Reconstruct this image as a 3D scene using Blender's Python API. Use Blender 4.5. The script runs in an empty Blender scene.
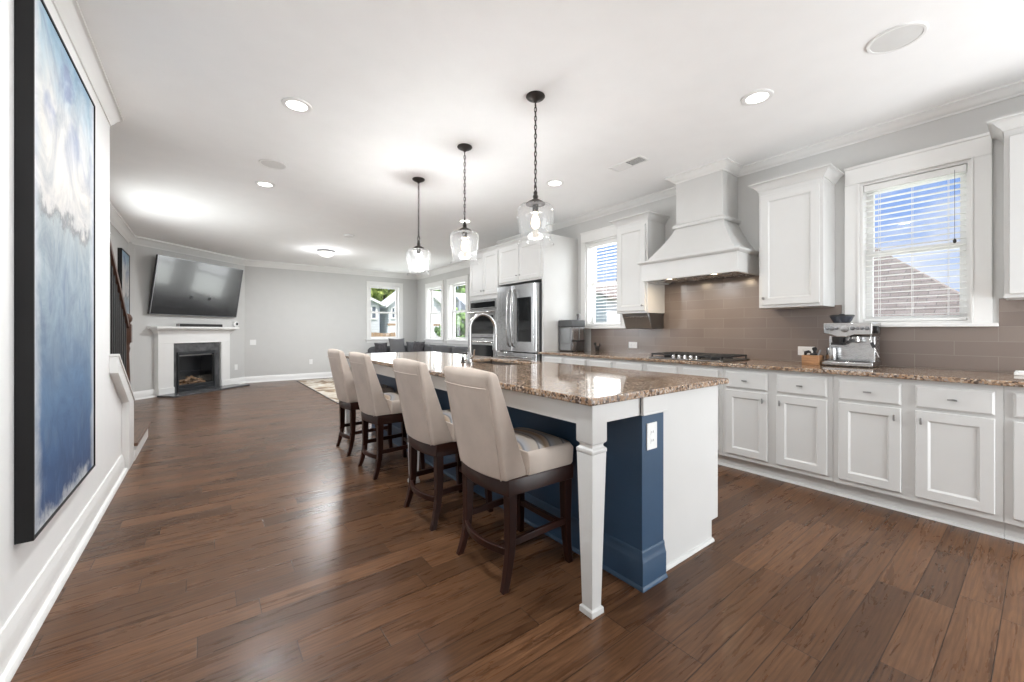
import bpy, bmesh, math, random
from mathutils import Matrix, Vector

random.seed(7)
PI = math.pi
S = bpy.context.scene
COL = S.collection

# ------------------------------------------------------------------ camera
cam_data = bpy.data.cameras.new('camera')
cam = bpy.data.objects.new('camera', cam_data)
COL.objects.link(cam)
cam.location = (0, 0, 1.18)
cam.rotation_euler = (PI / 2, 0, -0.647)
cam_data.sensor_width = 36
cam_data.sensor_fit = 'HORIZONTAL'
cam_data.lens = 405 / 1024 * 36
cam_data.shift_y = -10 / 1024
cam_data.clip_start = 0.05
cam_data.clip_end = 300
S.camera = cam

# ------------------------------------------------------------------ exposure
S.view_settings.view_transform = 'Standard'
S.view_settings.look = 'None'
S.view_settings.exposure = 0.26
S.view_settings.gamma = 1.0
S.view_settings.use_curve_mapping = False
S.cycles.max_bounces = 10
S.cycles.diffuse_bounces = 6
S.cycles.glossy_bounces = 4
S.cycles.transmission_bounces = 6
S.cycles.transparent_max_bounces = 24
S.cycles.caustics_reflective = False
S.cycles.caustics_refractive = False
S.cycles.sample_clamp_indirect = 6.0
S.cycles.use_denoising = True

# ------------------------------------------------------------------ sky
SKY_STRENGTH = 0.85
BACK_BRIGHT = 1.8


def make_world():
    w = bpy.data.worlds.new('sky')
    S.world = w
    w.use_nodes = True
    nt = w.node_tree
    nt.nodes.clear()
    N, L = nt.nodes, nt.links
    tc = N.new('ShaderNodeTexCoord')
    sep = N.new('ShaderNodeSeparateXYZ')
    L.new(tc.outputs['Generated'], sep.inputs[0])
    # blue gradient by elevation
    ramp = N.new('ShaderNodeValToRGB')
    e = ramp.color_ramp.elements
    e[0].position = 0.0
    e[0].color = (0.62, 0.74, 0.95, 1)
    e[1].position = 0.7
    e[1].color = (0.14, 0.31, 0.80, 1)
    m = e.new(0.2)
    m.color = (0.30, 0.48, 0.92, 1)
    L.new(sep.outputs['Z'], ramp.inputs[0])
    # clouds
    mp = N.new('ShaderNodeMapping')
    mp.inputs['Scale'].default_value = (2.2, 2.2, 6.0)
    L.new(tc.outputs['Generated'], mp.inputs[0])
    no = N.new('ShaderNodeTexNoise')
    no.inputs['Scale'].default_value = 1.6
    no.inputs['Detail'].default_value = 7
    no.inputs['Roughness'].default_value = 0.6
    L.new(mp.outputs[0], no.inputs['Vector'])
    cr = N.new('ShaderNodeValToRGB')
    cr.color_ramp.elements[0].position = 0.51
    cr.color_ramp.elements[1].position = 0.72
    L.new(no.outputs['Fac'], cr.inputs[0])
    mix = N.new('ShaderNodeMixRGB')
    mix.inputs[2].default_value = (0.92, 0.94, 0.99, 1)
    L.new(cr.outputs[0], mix.inputs[0])
    L.new(ramp.outputs[0], mix.inputs[1])
    # sky brightened behind the camera, added as fill light for the room
    back = N.new('ShaderNodeMapRange')
    back.inputs['From Min'].default_value = -0.35
    back.inputs['From Max'].default_value = -0.75
    back.inputs['To Min'].default_value = 0.0
    back.inputs['To Max'].default_value = 1.0
    back.interpolation_type = 'SMOOTHSTEP'
    L.new(sep.outputs['Y'], back.inputs['Value'])
    mix2 = N.new('ShaderNodeMixRGB')
    mix2.inputs[2].default_value = (BACK_BRIGHT * 0.92, BACK_BRIGHT * 0.99, BACK_BRIGHT * 1.08, 1)
    L.new(back.outputs[0], mix2.inputs[0])
    L.new(mix.outputs[0], mix2.inputs[1])
    bg = N.new('ShaderNodeBackground')
    bg.inputs['Strength'].default_value = SKY_STRENGTH
    L.new(mix2.outputs[0], bg.inputs[0])
    out = N.new('ShaderNodeOutputWorld')
    L.new(bg.outputs[0], out.inputs[0])


make_world()

sun_d = bpy.data.lights.new('sun', 'SUN')
sun_d.energy = 5.5
sun_d.angle = math.radians(0.6)
sun_d.color = (1.0, 0.96, 0.9)
sun = bpy.data.objects.new('sun', sun_d)
COL.objects.link(sun)
sun.rotation_euler = Vector((-0.02, 0.45, -0.87)).to_track_quat('-Z', 'Y').to_euler()

# area lamp added as fill light, set in the unseen back opening
fill_d = bpy.data.lights.new('patio_daylight', 'AREA')
fill_d.shape = 'RECTANGLE'
fill_d.size = 1.86
fill_d.size_y = 2.0
fill_d.energy = 80.0
fill_d.color = (0.94, 0.98, 1.0)
door = bpy.data.objects.new('patio_daylight', fill_d)
COL.objects.link(door)
door.location = (3.25, -1.80, 1.02)
door.rotation_euler = (PI / 2 - 0.15, 0, 0)

# window lamps for daylight, tilted up; the last is fill at an added window
for wx, wy, wz, ww, wh, power, yaw in ((4.50, 0.627, 1.81, 0.60, 1.12, 3.5, PI / 2), (4.50, 3.62, 1.82, 0.60, 1.15, 14.0, PI / 2),
                                       (5.09, 9.885, 1.66, 0.84, 1.36, 15.0, PI / 2), (5.09, 8.64, 1.66, 0.82, 1.36, 15.0, PI / 2), (3.93, 11.22, 1.69, 0.80, 1.42, 12.0, PI), (-1.27, 6.90, 1.68, 1.14, 1.38, 52.0, -PI / 2)):
    wd = bpy.data.lights.new('window_daylight', 'AREA')
    wd.shape = 'RECTANGLE'
    wd.size, wd.size_y = ww, wh
    wd.energy = power
    wd.color = (0.96, 0.985, 1.0)
    wo = bpy.data.objects.new('window_daylight', wd)
    COL.objects.link(wo)
    wo.location = (wx, wy, wz)
    wo.rotation_euler = (PI / 2 + (0.06 if wx < 0 else 0.10), 0, yaw)

DOWNLIGHT_W = 3.5
PENDANT_W = 20.0


# ================================================================== materials
def nm(name):
    m = bpy.data.materials.new(name)
    m.use_nodes = True
    nt = m.node_tree
    return m, nt, nt.nodes, nt.links, nt.nodes['Principled BSDF']


def plain(name, col, rough=0.5, metal=0.0, var=0.03, scale=6.0, bump=0.0, bscale=200.0, coat=0.0, stretch=(1, 1, 1), spec=0.5):
    """A principled surface with a little noise in its colour and its relief."""
    m, nt, N, L, b = nm(name)
    tc = N.new('ShaderNodeTexCoord')
    mp = N.new('ShaderNodeMapping')
    mp.inputs['Scale'].default_value = stretch
    L.new(tc.outputs['Object'], mp.inputs[0])
    no = N.new('ShaderNodeTexNoise')
    no.inputs['Scale'].default_value = scale
    no.inputs['Detail'].default_value = 4
    L.new(mp.outputs[0], no.inputs['Vector'])
    r = N.new('ShaderNodeValToRGB')
    lo = [max(0, c * (1 - var)) for c in col] + [1]
    hi = [min(1, c * (1 + var)) for c in col] + [1]
    r.color_ramp.elements[0].position = 0.3
    r.color_ramp.elements[1].position = 0.7
    r.color_ramp.elements[0].color = lo
    r.color_ramp.elements[1].color = hi
    L.new(no.outputs['Fac'], r.inputs[0])
    L.new(r.outputs[0], b.inputs['Base Color'])
    b.inputs['Roughness'].default_value = rough
    b.inputs['Metallic'].default_value = metal
    b.inputs['Specular IOR Level'].default_value = spec
    if coat:
        b.inputs['Coat Weight'].default_value = coat
        b.inputs['Coat Roughness'].default_value = 0.08
    if bump:
        n2 = N.new('ShaderNodeTexNoise')
        n2.inputs['Scale'].default_value = bscale
        n2.inputs['Detail'].default_value = 3
        L.new(mp.outputs[0], n2.inputs['Vector'])
        bp = N.new('ShaderNodeBump')
        bp.inputs['Strength'].default_value = bump
        bp.inputs['Distance'].default_value = 0.002
        L.new(n2.outputs['Fac'], bp.inputs['Height'])
        L.new(bp.outputs[0], b.inputs['Normal'])
    return m


def math_node(N, L, op, a, b=None, c=None):
    n = N.new('ShaderNodeMath')
    n.operation = op
    for i, v in enumerate((a, b, c)):
        if v is None:
            continue
        if isinstance(v, (int, float)):
            n.inputs[i].default_value = v
        else:
            L.new(v, n.inputs[i])
    return n.outputs[0]


def floor_material():
    m, nt, N, L, b = nm('hickory_planks')
    tc = N.new('ShaderNodeTexCoord')
    sep = N.new('ShaderNodeSeparateXYZ')
    L.new(tc.outputs['Object'], sep.inputs[0])
    x, y = sep.outputs['X'], sep.outputs['Y']
    v = math_node(N, L, 'DIVIDE', math_node(N, L, 'ADD', y, 2.488 - 0.488 - 0.008), 0.124)
    row = math_node(N, L, 'FLOOR', v)
    fy = math_node(N, L, 'FRACT', v)
    wn = N.new('ShaderNodeTexWhiteNoise')
    wn.noise_dimensions = '1D'
    L.new(row, wn.inputs['W'])
    ln = math_node(N, L, 'MULTIPLY_ADD', wn.outputs['Value'], 0.6, 0.6)
    u = math_node(N, L, 'ADD', math_node(N, L, 'DIVIDE', x, ln), math_node(N, L, 'MULTIPLY', wn.outputs['Value'], 37.0))
    colm = math_node(N, L, 'FLOOR', u)
    fx = math_node(N, L, 'FRACT', u)
    cmb = N.new('ShaderNodeCombineXYZ')
    L.new(row, cmb.inputs[0])
    L.new(colm, cmb.inputs[1])
    idn = N.new('ShaderNodeTexWhiteNoise')
    idn.noise_dimensions = '2D'
    L.new(cmb.outputs[0], idn.inputs['Vector'])
    pid = idn.outputs['Value']
    # seams
    ey = math_node(N, L, 'MULTIPLY', math_node(N, L, 'MINIMUM', fy, math_node(N, L, 'SUBTRACT', 1.0, fy)), 0.124)
    ex = math_node(N, L, 'MULTIPLY', math_node(N, L, 'MINIMUM', fx, math_node(N, L, 'SUBTRACT', 1.0, fx)), ln)
    ed = math_node(N, L, 'MINIMUM', ex, ey)
    seam = N.new('ShaderNodeMapRange')
    seam.inputs['From Min'].default_value = 0.0005
    seam.inputs['From Max'].default_value = 0.0026
    L.new(ed, seam.inputs['Value'])
    # grain: shifted per plank, stretched along x
    gv = N.new('ShaderNodeCombineXYZ')
    L.new(math_node(N, L, 'MULTIPLY_ADD', pid, 40.0, x), gv.inputs[0])
    L.new(math_node(N, L, 'MULTIPLY_ADD', pid, 17.0, math_node(N, L, 'MULTIPLY', y, 1.0)), gv.inputs[1])
    L.new(math_node(N, L, 'MULTIPLY', pid, 9.0), gv.inputs[2])
    mp = N.new('ShaderNodeMapping')
    mp.inputs['Scale'].default_value = (1.6, 14.0, 1.0)
    L.new(gv.outputs[0], mp.inputs[0])
    g1 = N.new('ShaderNodeTexNoise')
    g1.inputs['Scale'].default_value = 1.5
    g1.inputs['Detail'].default_value = 8
    g1.inputs['Roughness'].default_value = 0.62
    g1.inputs['Distortion'].default_value = 1.1
    L.new(mp.outputs[0], g1.inputs['Vector'])
    mp2 = N.new('ShaderNodeMapping')
    mp2.inputs['Scale'].default_value = (5.0, 120.0, 1.0)
    L.new(gv.outputs[0], mp2.inputs[0])
    g2 = N.new('ShaderNodeTexNoise')
    g2.inputs['Scale'].default_value = 1.5
    g2.inputs['Detail'].default_value = 4
    L.new(mp2.outputs[0], g2.inputs['Vector'])
    ramp = N.new('ShaderNodeValToRGB')
    e = ramp.color_ramp.elements
    e[0].position = 0.30
    e[0].color = (0.090, 0.043, 0.0215, 1)
    e[1].position = 0.70
    e[1].color = (0.154, 0.079, 0.0415, 1)
    L.new(g1.outputs['Fac'], ramp.inputs[0])
    # sparse dark mineral streaks and knots
    mp4 = N.new('ShaderNodeMapping')
    mp4.inputs['Scale'].default_value = (1.1, 24.0, 1.0)
    L.new(gv.outputs[0], mp4.inputs[0])
    g4 = N.new('ShaderNodeTexNoise')
    g4.inputs['Scale'].default_value = 1.0
    g4.inputs['Detail'].default_value = 5
    g4.inputs['Roughness'].default_value = 0.55
    L.new(mp4.outputs[0], g4.inputs['Vector'])
    sk = N.new('ShaderNodeMapRange')
    sk.inputs['From Min'].default_value = 0.58
    sk.inputs['From Max'].default_value = 0.80
    sk.inputs['To Max'].default_value = 0.55
    L.new(g4.outputs['Fac'], sk.inputs['Value'])
    smx = N.new('ShaderNodeMixRGB')
    smx.inputs[2].default_value = (0.034, 0.018, 0.012, 1)
    L.new(sk.outputs[0], smx.inputs[0])
    L.new(ramp.outputs[0], smx.inputs[1])
    # tone per plank
    tone = N.new('ShaderNodeValToRGB')
    t = tone.color_ramp.elements
    t[0].color = (0.66, 0.645, 0.635, 1)
    t[1].color = (1.26, 1.24, 1.20, 1)
    L.new(pid, tone.inputs[0])
    mul = N.new('ShaderNodeMixRGB')
    mul.blend_type = 'MULTIPLY'
    mul.inputs[0].default_value = 1.0
    L.new(smx.outputs[0], mul.inputs[1])
    L.new(tone.outputs[0], mul.inputs[2])
    fine = N.new('ShaderNodeValToRGB')
    f = fine.color_ramp.elements
    f[0].position = 0.35
    f[0].color = (0.80, 0.79, 0.78, 1)
    f[1].position = 0.6
    f[1].color = (1.06, 1.05, 1.04, 1)
    L.new(g2.outputs['Fac'], fine.inputs[0])
    mul2 = N.new('ShaderNodeMixRGB')
    mul2.blend_type = 'MULTIPLY'
    mul2.inputs[0].default_value = 1.0
    L.new(mul.outputs[0], mul2.inputs[1])
    L.new(fine.outputs[0], mul2.inputs[2])
    # wavy flat-sawn figure
    mp5 = N.new('ShaderNodeMapping')
    mp5.inputs['Scale'].default_value = (0.9, 9.0, 1.0)
    L.new(gv.outputs[0], mp5.inputs[0])
    wv = N.new('ShaderNodeTexWave')
    wv.bands_direction = 'Y'
    wv.inputs['Scale'].default_value = 1.7
    wv.inputs['Distortion'].default_value = 9.0
    wv.inputs['Detail'].default_value = 3.0
    wv.inputs['Detail Scale'].default_value = 1.4
    L.new(mp5.outputs[0], wv.inputs['Vector'])
    wr = N.new('ShaderNodeValToRGB')
    wr.color_ramp.elements[0].position = 0.10
    wr.color_ramp.elements[0].color = (0.76, 0.74, 0.72, 1)
    wr.color_ramp.elements[1].position = 0.55
    wr.color_ramp.elements[1].color = (1.06, 1.05, 1.04, 1)
    L.new(wv.outputs['Fac'], wr.inputs[0])
    mul3 = N.new('ShaderNodeMixRGB')
    mul3.blend_type = 'MULTIPLY'
    mul3.inputs[0].default_value = 0.8
    L.new(mul2.outputs[0], mul3.inputs[1])
    L.new(wr.outputs[0], mul3.inputs[2])
    sm = N.new('ShaderNodeMixRGB')
    sm.inputs[1].default_value = (0.022, 0.012, 0.008, 1)
    L.new(seam.outputs[0], sm.inputs[0])
    L.new(mul3.outputs[0], sm.inputs[2])
    L.new(sm.outputs[0], b.inputs['Base Color'])
    rr = N.new('ShaderNodeMapRange')
    rr.inputs['To Min'].default_value = 0.21
    rr.inputs['To Max'].default_value = 0.36
    L.new(g1.outputs['Fac'], rr.inputs['Value'])
    L.new(rr.outputs[0], b.inputs['Roughness'])
    b.inputs['Specular IOR Level'].default_value = 0.25
    # hand scraped relief
    hs = N.new('ShaderNodeTexNoise')
    hs.inputs['Scale'].default_value = 1.0
    hs.inputs['Detail'].default_value = 3
    mp3 = N.new('ShaderNodeMapping')
    mp3.inputs['Scale'].default_value = (9.0, 22.0, 1.0)
    L.new(gv.outputs[0], mp3.inputs[0])
    L.new(mp3.outputs[0], hs.inputs['Vector'])
    h = math_node(N, L, 'ADD', math_node(N, L, 'MULTIPLY', hs.outputs['Fac'], 0.8), math_node(N, L, 'MULTIPLY', seam.outputs[0], 0.35))
    h = math_node(N, L, 'ADD', h, math_node(N, L, 'MULTIPLY', g2.outputs['Fac'], 0.10))
    bp = N.new('ShaderNodeBump')
    bp.inputs['Strength'].default_value = 0.26
    bp.inputs['Distance'].default_value = 0.004
    L.new(h, bp.inputs['Height'])
    L.new(bp.outputs[0], b.inputs['Normal'])
    return m


def granite_material():
    m, nt, N, L, b = nm('brown_granite')
    tc = N.new('ShaderNodeTexCoord')
    v1 = N.new('ShaderNodeTexVoronoi')
    v1.inputs['Scale'].default_value = 100
    v1.inputs['Randomness'].default_value = 1
    L.new(tc.outputs['Object'], v1.inputs['Vector'])
    r1 = N.new('ShaderNodeValToRGB')
    r1.color_ramp.interpolation = 'CONSTANT'
    e = r1.color_ramp.elements
    e[0].position = 0.0
    e[0].color = (0.016, 0.012, 0.011, 1)
    e[1].position = 0.20
    e[1].color = (0.30, 0.175, 0.095, 1)
    for p, c in ((0.38, (0.44, 0.31, 0.205)), (0.54, (0.13, 0.075, 0.045)), (0.66, (0.58, 0.50, 0.42)), (0.78, (0.36, 0.235, 0.145)), (0.88, (0.23, 0.215, 0.21))):
        k = e.new(p)
        k.color = (*c, 1)
    sp = N.new('ShaderNodeSeparateColor')
    L.new(v1.outputs['Color'], sp.inputs[0])
    n1 = N.new('ShaderNodeTexNoise')
    n1.inputs['Scale'].default_value = 13
    n1.inputs['Detail'].default_value = 7
    n1.inputs['Roughness'].default_value = 0.72
    n1.inputs['Distortion'].default_value = 0.5
    L.new(tc.outputs['Object'], n1.inputs['Vector'])
    sel = math_node(N, L, 'MULTIPLY_ADD', math_node(N, L, 'SUBTRACT', n1.outputs['Fac'], 0.5), 0.9, sp.outputs[0])
    L.new(sel, r1.inputs[0])
    r2 = N.new('ShaderNodeValToRGB')
    e = r2.color_ramp.elements
    e[0].position = 0.36
    e[0].color = (0.16, 0.085, 0.05, 1)
    e[1].position = 0.66
    e[1].color = (0.48, 0.37, 0.28, 1)
    L.new(n1.outputs['Fac'], r2.inputs[0])
    mx = N.new('ShaderNodeMixRGB')
    mx.inputs[0].default_value = 0.26
    L.new(r1.outputs[0], mx.inputs[1])
    L.new(r2.outputs[0], mx.inputs[2])
    L.new(mx.outputs[0], b.inputs['Base Color'])
    b.inputs['Roughness'].default_value = 0.05
    b.inputs['Specular IOR Level'].default_value = 0.62
    return m


def tile_material():
    m, nt, N, L, b = nm('taupe_tile')
    tc = N.new('ShaderNodeTexCoord')
    sep = N.new('ShaderNodeSeparateXYZ')
    L.new(tc.outputs['Object'], sep.inputs[0])
    c = N.new('ShaderNodeCombineXYZ')
    L.new(sep.outputs['Y'], c.inputs[0])
    L.new(math_node(N, L, 'SUBTRACT', sep.outputs['Z'], 0.905), c.inputs[1])
    br = N.new('ShaderNodeTexBrick')
    br.inputs['Scale'].default_value = 1.0
    br.inputs['Brick Width'].default_value = 0.405
    br.inputs['Row Height'].default_value = 0.1015
    br.inputs['Mortar Size'].default_value = 0.0016
    br.inputs['Mortar Smooth'].default_value = 0.15
    br.inputs['Color1'].default_value = (0.200, 0.158, 0.136, 1)
    br.inputs['Color2'].default_value = (0.240, 0.194, 0.168, 1)
    br.inputs['Mortar'].default_value = (0.27, 0.233, 0.21, 1)
    L.new(c.outputs[0], br.inputs['Vector'])
    L.new(br.outputs['Color'], b.inputs['Base Color'])
    b.inputs['Roughness'].default_value = 0.22
    inv = math_node(N, L, 'SUBTRACT', 1.0, br.outputs['Fac'])
    no = N.new('ShaderNodeTexNoise')
    no.inputs['Scale'].default_value = 9
    L.new(tc.outputs['Object'], no.inputs['Vector'])
    h = math_node(N, L, 'ADD', inv, math_node(N, L, 'MULTIPLY', no.outputs['Fac'], 0.35))
    bp = N.new('ShaderNodeBump')
    bp.inputs['Strength'].default_value = 0.35
    bp.inputs['Distance'].default_value = 0.003
    L.new(h, bp.inputs['Height'])
    L.new(bp.outputs[0], b.inputs['Normal'])
    return m


def painting_material(name, z0, z1, ya, yb):
    """Blue and cream abstract, laid out by the canvas's own height."""
    m, nt, N, L, b = nm(name)
    tc = N.new('ShaderNodeTexCoord')
    sep = N.new('ShaderNodeSeparateXYZ')
    L.new(tc.outputs['Object'], sep.inputs[0])
    t = N.new('ShaderNodeMapRange')
    t.inputs['From Min'].default_value = z0
    t.inputs['From Max'].default_value = z1
    L.new(sep.outputs['Z'], t.inputs['Value'])
    s = N.new('ShaderNodeMapRange')
    s.inputs['From Min'].default_value = ya
    s.inputs['From Max'].default_value = yb
    L.new(sep.outputs['Y'], s.inputs['Value'])
    no = N.new('ShaderNodeTexNoise')
    no.inputs['Scale'].default_value = 5
    no.inputs['Detail'].default_value = 9
    no.inputs['Roughness'].default_value = 0.68
    L.new(tc.outputs['Object'], no.inputs['Vector'])
    n2 = N.new('ShaderNodeTexNoise')
    n2.inputs['Scale'].default_value = 2.6
    n2.inputs['Detail'].default_value = 6
    n2.inputs['Distortion'].default_value = 0.8
    L.new(tc.outputs['Object'], n2.inputs['Vector'])
    d = math_node(N, L, 'MULTIPLY_ADD', math_node(N, L, 'SUBTRACT', no.outputs['Fac'], 0.5), 0.22, t.outputs[0])
    ramp = N.new('ShaderNodeValToRGB')
    e = ramp.color_ramp.elements
    e[0].position = 0.0
    e[0].color = (0.50, 0.52, 0.55, 1)
    e[1].position = 1.0
    e[1].color = (0.22, 0.36, 0.47, 1)
    for p, c in ((0.035, (0.028, 0.066, 0.165)), (0.13, (0.045, 0.105, 0.225)), (0.25, (0.085, 0.165, 0.290)),
                 (0.36, (0.175, 0.25, 0.335)), (0.50, (0.27, 0.335, 0.385)), (0.595, (0.33, 0.375, 0.395)), (0.615, (0.20, 0.205, 0.21)),
                 (0.635, (0.52, 0.51, 0.50)), (0.75, (0.56, 0.535, 0.50)), (0.86, (0.47, 0.49, 0.50)), (0.95, (0.31, 0.42, 0.50))):
        k = e.new(p)
        k.color = (*c, 1)
    L.new(d, ramp.inputs[0])
    # violet blue patches in the upper part
    pt = N.new('ShaderNodeValToRGB')
    pt.color_ramp.elements[0].position = 0.50
    pt.color_ramp.elements[1].position = 0.60
    L.new(n2.outputs['Fac'], pt.inputs[0])
    up = N.new('ShaderNodeMapRange')
    up.inputs['From Min'].default_value = 0.70
    up.inputs['From Max'].default_value = 0.84
    L.new(t.outputs[0], up.inputs['Value'])
    pm = math_node(N, L, 'MULTIPLY', pt.outputs[0], math_node(N, L, 'MULTIPLY', up.outputs[0], 0.8))
    mx = N.new('ShaderNodeMixRGB')
    mx.inputs[2].default_value = (0.16, 0.20, 0.34, 1)
    L.new(pm, mx.inputs[0])
    L.new(ramp.outputs[0], mx.inputs[1])
    # dark strokes in the blue part
    n3 = N.new('ShaderNodeTexNoise')
    n3.inputs['Scale'].default_value = 11
    n3.inputs['Detail'].default_value = 5
    mp = N.new('ShaderNodeMapping')
    mp.inputs['Scale'].default_value = (1, 1.6, 0.55)
    L.new(tc.outputs['Object'], mp.inputs[0])
    L.new(mp.outputs[0], n3.inputs['Vector'])
    st = N.new('ShaderNodeValToRGB')
    st.color_ramp.elements[0].position = 0.54
    st.color_ramp.elements[1].position = 0.66
    L.new(n3.outputs['Fac'], st.inputs[0])
    lowm = N.new('ShaderNodeMapRange')
    lowm.inputs['From Min'].default_value = 0.60
    lowm.inputs['From Max'].default_value = 0.52
    L.new(t.outputs[0], lowm.inputs['Value'])
    m3 = N.new('ShaderNodeMixRGB')
    m3.inputs[2].default_value = (0.10, 0.16, 0.26, 1)
    L.new(math_node(N, L, 'MULTIPLY', st.outputs[0], math_node(N, L, 'MULTIPLY', lowm.outputs[0], 0.55)), m3.inputs[0])
    L.new(mx.outputs[0], m3.inputs[1])
    # ragged pale border
    bd = math_node(N, L, 'MINIMUM', s.outputs[0], math_node(N, L, 'SUBTRACT', 1.0, s.outputs[0]))
    bd = math_node(N, L, 'MULTIPLY_ADD', math_node(N, L, 'SUBTRACT', no.outputs['Fac'], 0.5), 0.16, bd)
    bm = N.new('ShaderNodeMapRange')
    bm.inputs['From Min'].default_value = 0.115
    bm.inputs['From Max'].default_value = 0.045
    L.new(bd, bm.inputs['Value'])
    m4 = N.new('ShaderNodeMixRGB')
    m4.inputs[2].default_value = (0.50, 0.53, 0.56, 1)
    L.new(math_node(N, L, 'MULTIPLY', bm.outputs[0], 0.8), m4.inputs[0])
    L.new(m3.outputs[0], m4.inputs[1])
    # uneven brush coverage
    n5 = N.new('ShaderNodeTexNoise')
    n5.inputs['Scale'].default_value = 3.2
    n5.inputs['Detail'].default_value = 10
    n5.inputs['Roughness'].default_value = 0.72
    n5.inputs['Distortion'].default_value = 1.4
    L.new(tc.outputs['Object'], n5.inputs['Vector'])
    cov = N.new('ShaderNodeValToRGB')
    cov.color_ramp.elements[0].position = 0.34
    cov.color_ramp.elements[0].color = (0.66, 0.70, 0.76, 1)
    cov.color_ramp.elements[1].position = 0.64
    cov.color_ramp.elements[1].color = (1.22, 1.19, 1.15, 1)
    L.new(n5.outputs['Fac'], cov.inputs[0])
    m6 = N.new('ShaderNodeMixRGB')
    m6.blend_type = 'MULTIPLY'
    m6.inputs[0].default_value = 1.0
    L.new(m4.outputs[0], m6.inputs[1])
    L.new(cov.outputs[0], m6.inputs[2])
    L.new(m6.outputs[0], b.inputs['Base Color'])
    b.inputs['Roughness'].default_value = 0.55
    bp = N.new('ShaderNodeBump')
    bp.inputs['Strength'].default_value = 0.25
    bp.inputs['Distance'].default_value = 0.003
    L.new(no.outputs['Fac'], bp.inputs['Height'])
    L.new(bp.outputs[0], b.inputs['Normal'])
    return m


def glass_material(name, tint=(1, 1, 1), refl=1.0, rough=0.0, seed=0.0):
    """Thin clear glass: fresnel reflection over straight transmission."""
    m = bpy.data.materials.new(name)
    m.use_nodes = True
    nt = m.node_tree
    N, L = nt.nodes, nt.links
    N.clear()
    tr = N.new('ShaderNodeBsdfTransparent')
    tr.inputs[0].default_value = (*tint, 1)
    gl = N.new('ShaderNodeBsdfGlossy')
    gl.inputs['Roughness'].default_value = rough
    lw = N.new('ShaderNodeLayerWeight')
    lw.inputs['Blend'].default_value = 0.5
    p = math_node(N, L, 'POWER', lw.outputs['Facing'], 4.0)
    f = math_node(N, L, 'MULTIPLY_ADD', p, 0.75 * refl, 0.035 * refl)
    f = math_node(N, L, 'MINIMUM', f, 1.0)
    mx = N.new('ShaderNodeMixShader')
    L.new(f, mx.inputs[0])
    L.new(tr.outputs[0], mx.inputs[1])
    L.new(gl.outputs[0], mx.inputs[2])
    last = mx.outputs[0]
    if seed:
        # fine seeds in the glass catch the light
        tl = N.new('ShaderNodeBsdfTranslucent')
        tl.inputs[0].default_value = (0.95, 0.95, 0.95, 1)
        m2 = N.new('ShaderNodeMixShader')
        m2.inputs[0].default_value = seed
        L.new(last, m2.inputs[1])
        L.new(tl.outputs[0], m2.inputs[2])
        last = m2.outputs[0]
    out = N.new('ShaderNodeOutputMaterial')
    L.new(last, out.inputs[0])
    return m


def emit_material(name, col, strength):
    m = bpy.data.materials.new(name)
    m.use_nodes = True
    nt = m.node_tree
    N, L = nt.nodes, nt.links
    N.clear()
    e = N.new('ShaderNodeEmission')
    e.inputs[0].default_value = (*col, 1)
    e.inputs[1].default_value = strength
    out = N.new('ShaderNodeOutputMaterial')
    L.new(e.outputs[0], out.inputs[0])
    return m


def steel_material(name, col, rough, axis=(1, 1, 60)):
    m, nt, N, L, b = nm(name)
    tc = N.new('ShaderNodeTexCoord')
    mp = N.new('ShaderNodeMapping')
    mp.inputs['Scale'].default_value = axis
    L.new(tc.outputs['Object'], mp.inputs[0])
    no = N.new('ShaderNodeTexNoise')
    no.inputs['Scale'].default_value = 14
    no.inputs['Detail'].default_value = 3
    L.new(mp.outputs[0], no.inputs['Vector'])
    r = N.new('ShaderNodeMapRange')
    r.inputs['To Min'].default_value = rough * 0.8
    r.inputs['To Max'].default_value = rough * 1.25
    L.new(no.outputs['Fac'], r.inputs['Value'])
    L.new(r.outputs[0], b.inputs['Roughness'])
    b.inputs['Base Color'].default_value = (*col, 1)
    b.inputs['Metallic'].default_value = 1.0
    return m


def stripe_fabric():
    """Seat cloth: curved tan, grey and blue-grey stripes."""
    m, nt, N, L, b = nm('striped_seat_cloth')
    tc = N.new('ShaderNodeTexCoord')
    sep = N.new('ShaderNodeSeparateXYZ')
    L.new(tc.outputs['Object'], sep.inputs[0])
    bend = math_node(N, L, 'MULTIPLY', math_node(N, L, 'MULTIPLY', sep.outputs['Y'], sep.outputs['Y']), 1.6)
    u = math_node(N, L, 'ADD', sep.outputs['X'], bend)
    t = math_node(N, L, 'FRACT', math_node(N, L, 'MULTIPLY', u, 6.2))
    r = N.new('ShaderNodeValToRGB')
    e = r.color_ramp.elements
    e[0].position = 0.0
    e[0].color = (0.36, 0.31, 0.27, 1)
    e[1].position = 1.0
    e[1].color = (0.36, 0.31, 0.27, 1)
    for p, c in ((0.22, (0.40, 0.35, 0.30)), (0.27, (0.13, 0.12, 0.13)), (0.33, (0.34, 0.33, 0.33)), (0.47, (0.33, 0.27, 0.21)),
                 (0.52, (0.30, 0.20, 0.13)), (0.66, (0.42, 0.33, 0.25)), (0.72, (0.15, 0.15, 0.17)), (0.78, (0.30, 0.31, 0.33))):
        k = e.new(p)
        k.color = (*c, 1)
    L.new(t, r.inputs[0])
    L.new(r.outputs[0], b.inputs['Base Color'])
    b.inputs['Roughness'].default_value = 0.8
    return m


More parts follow.
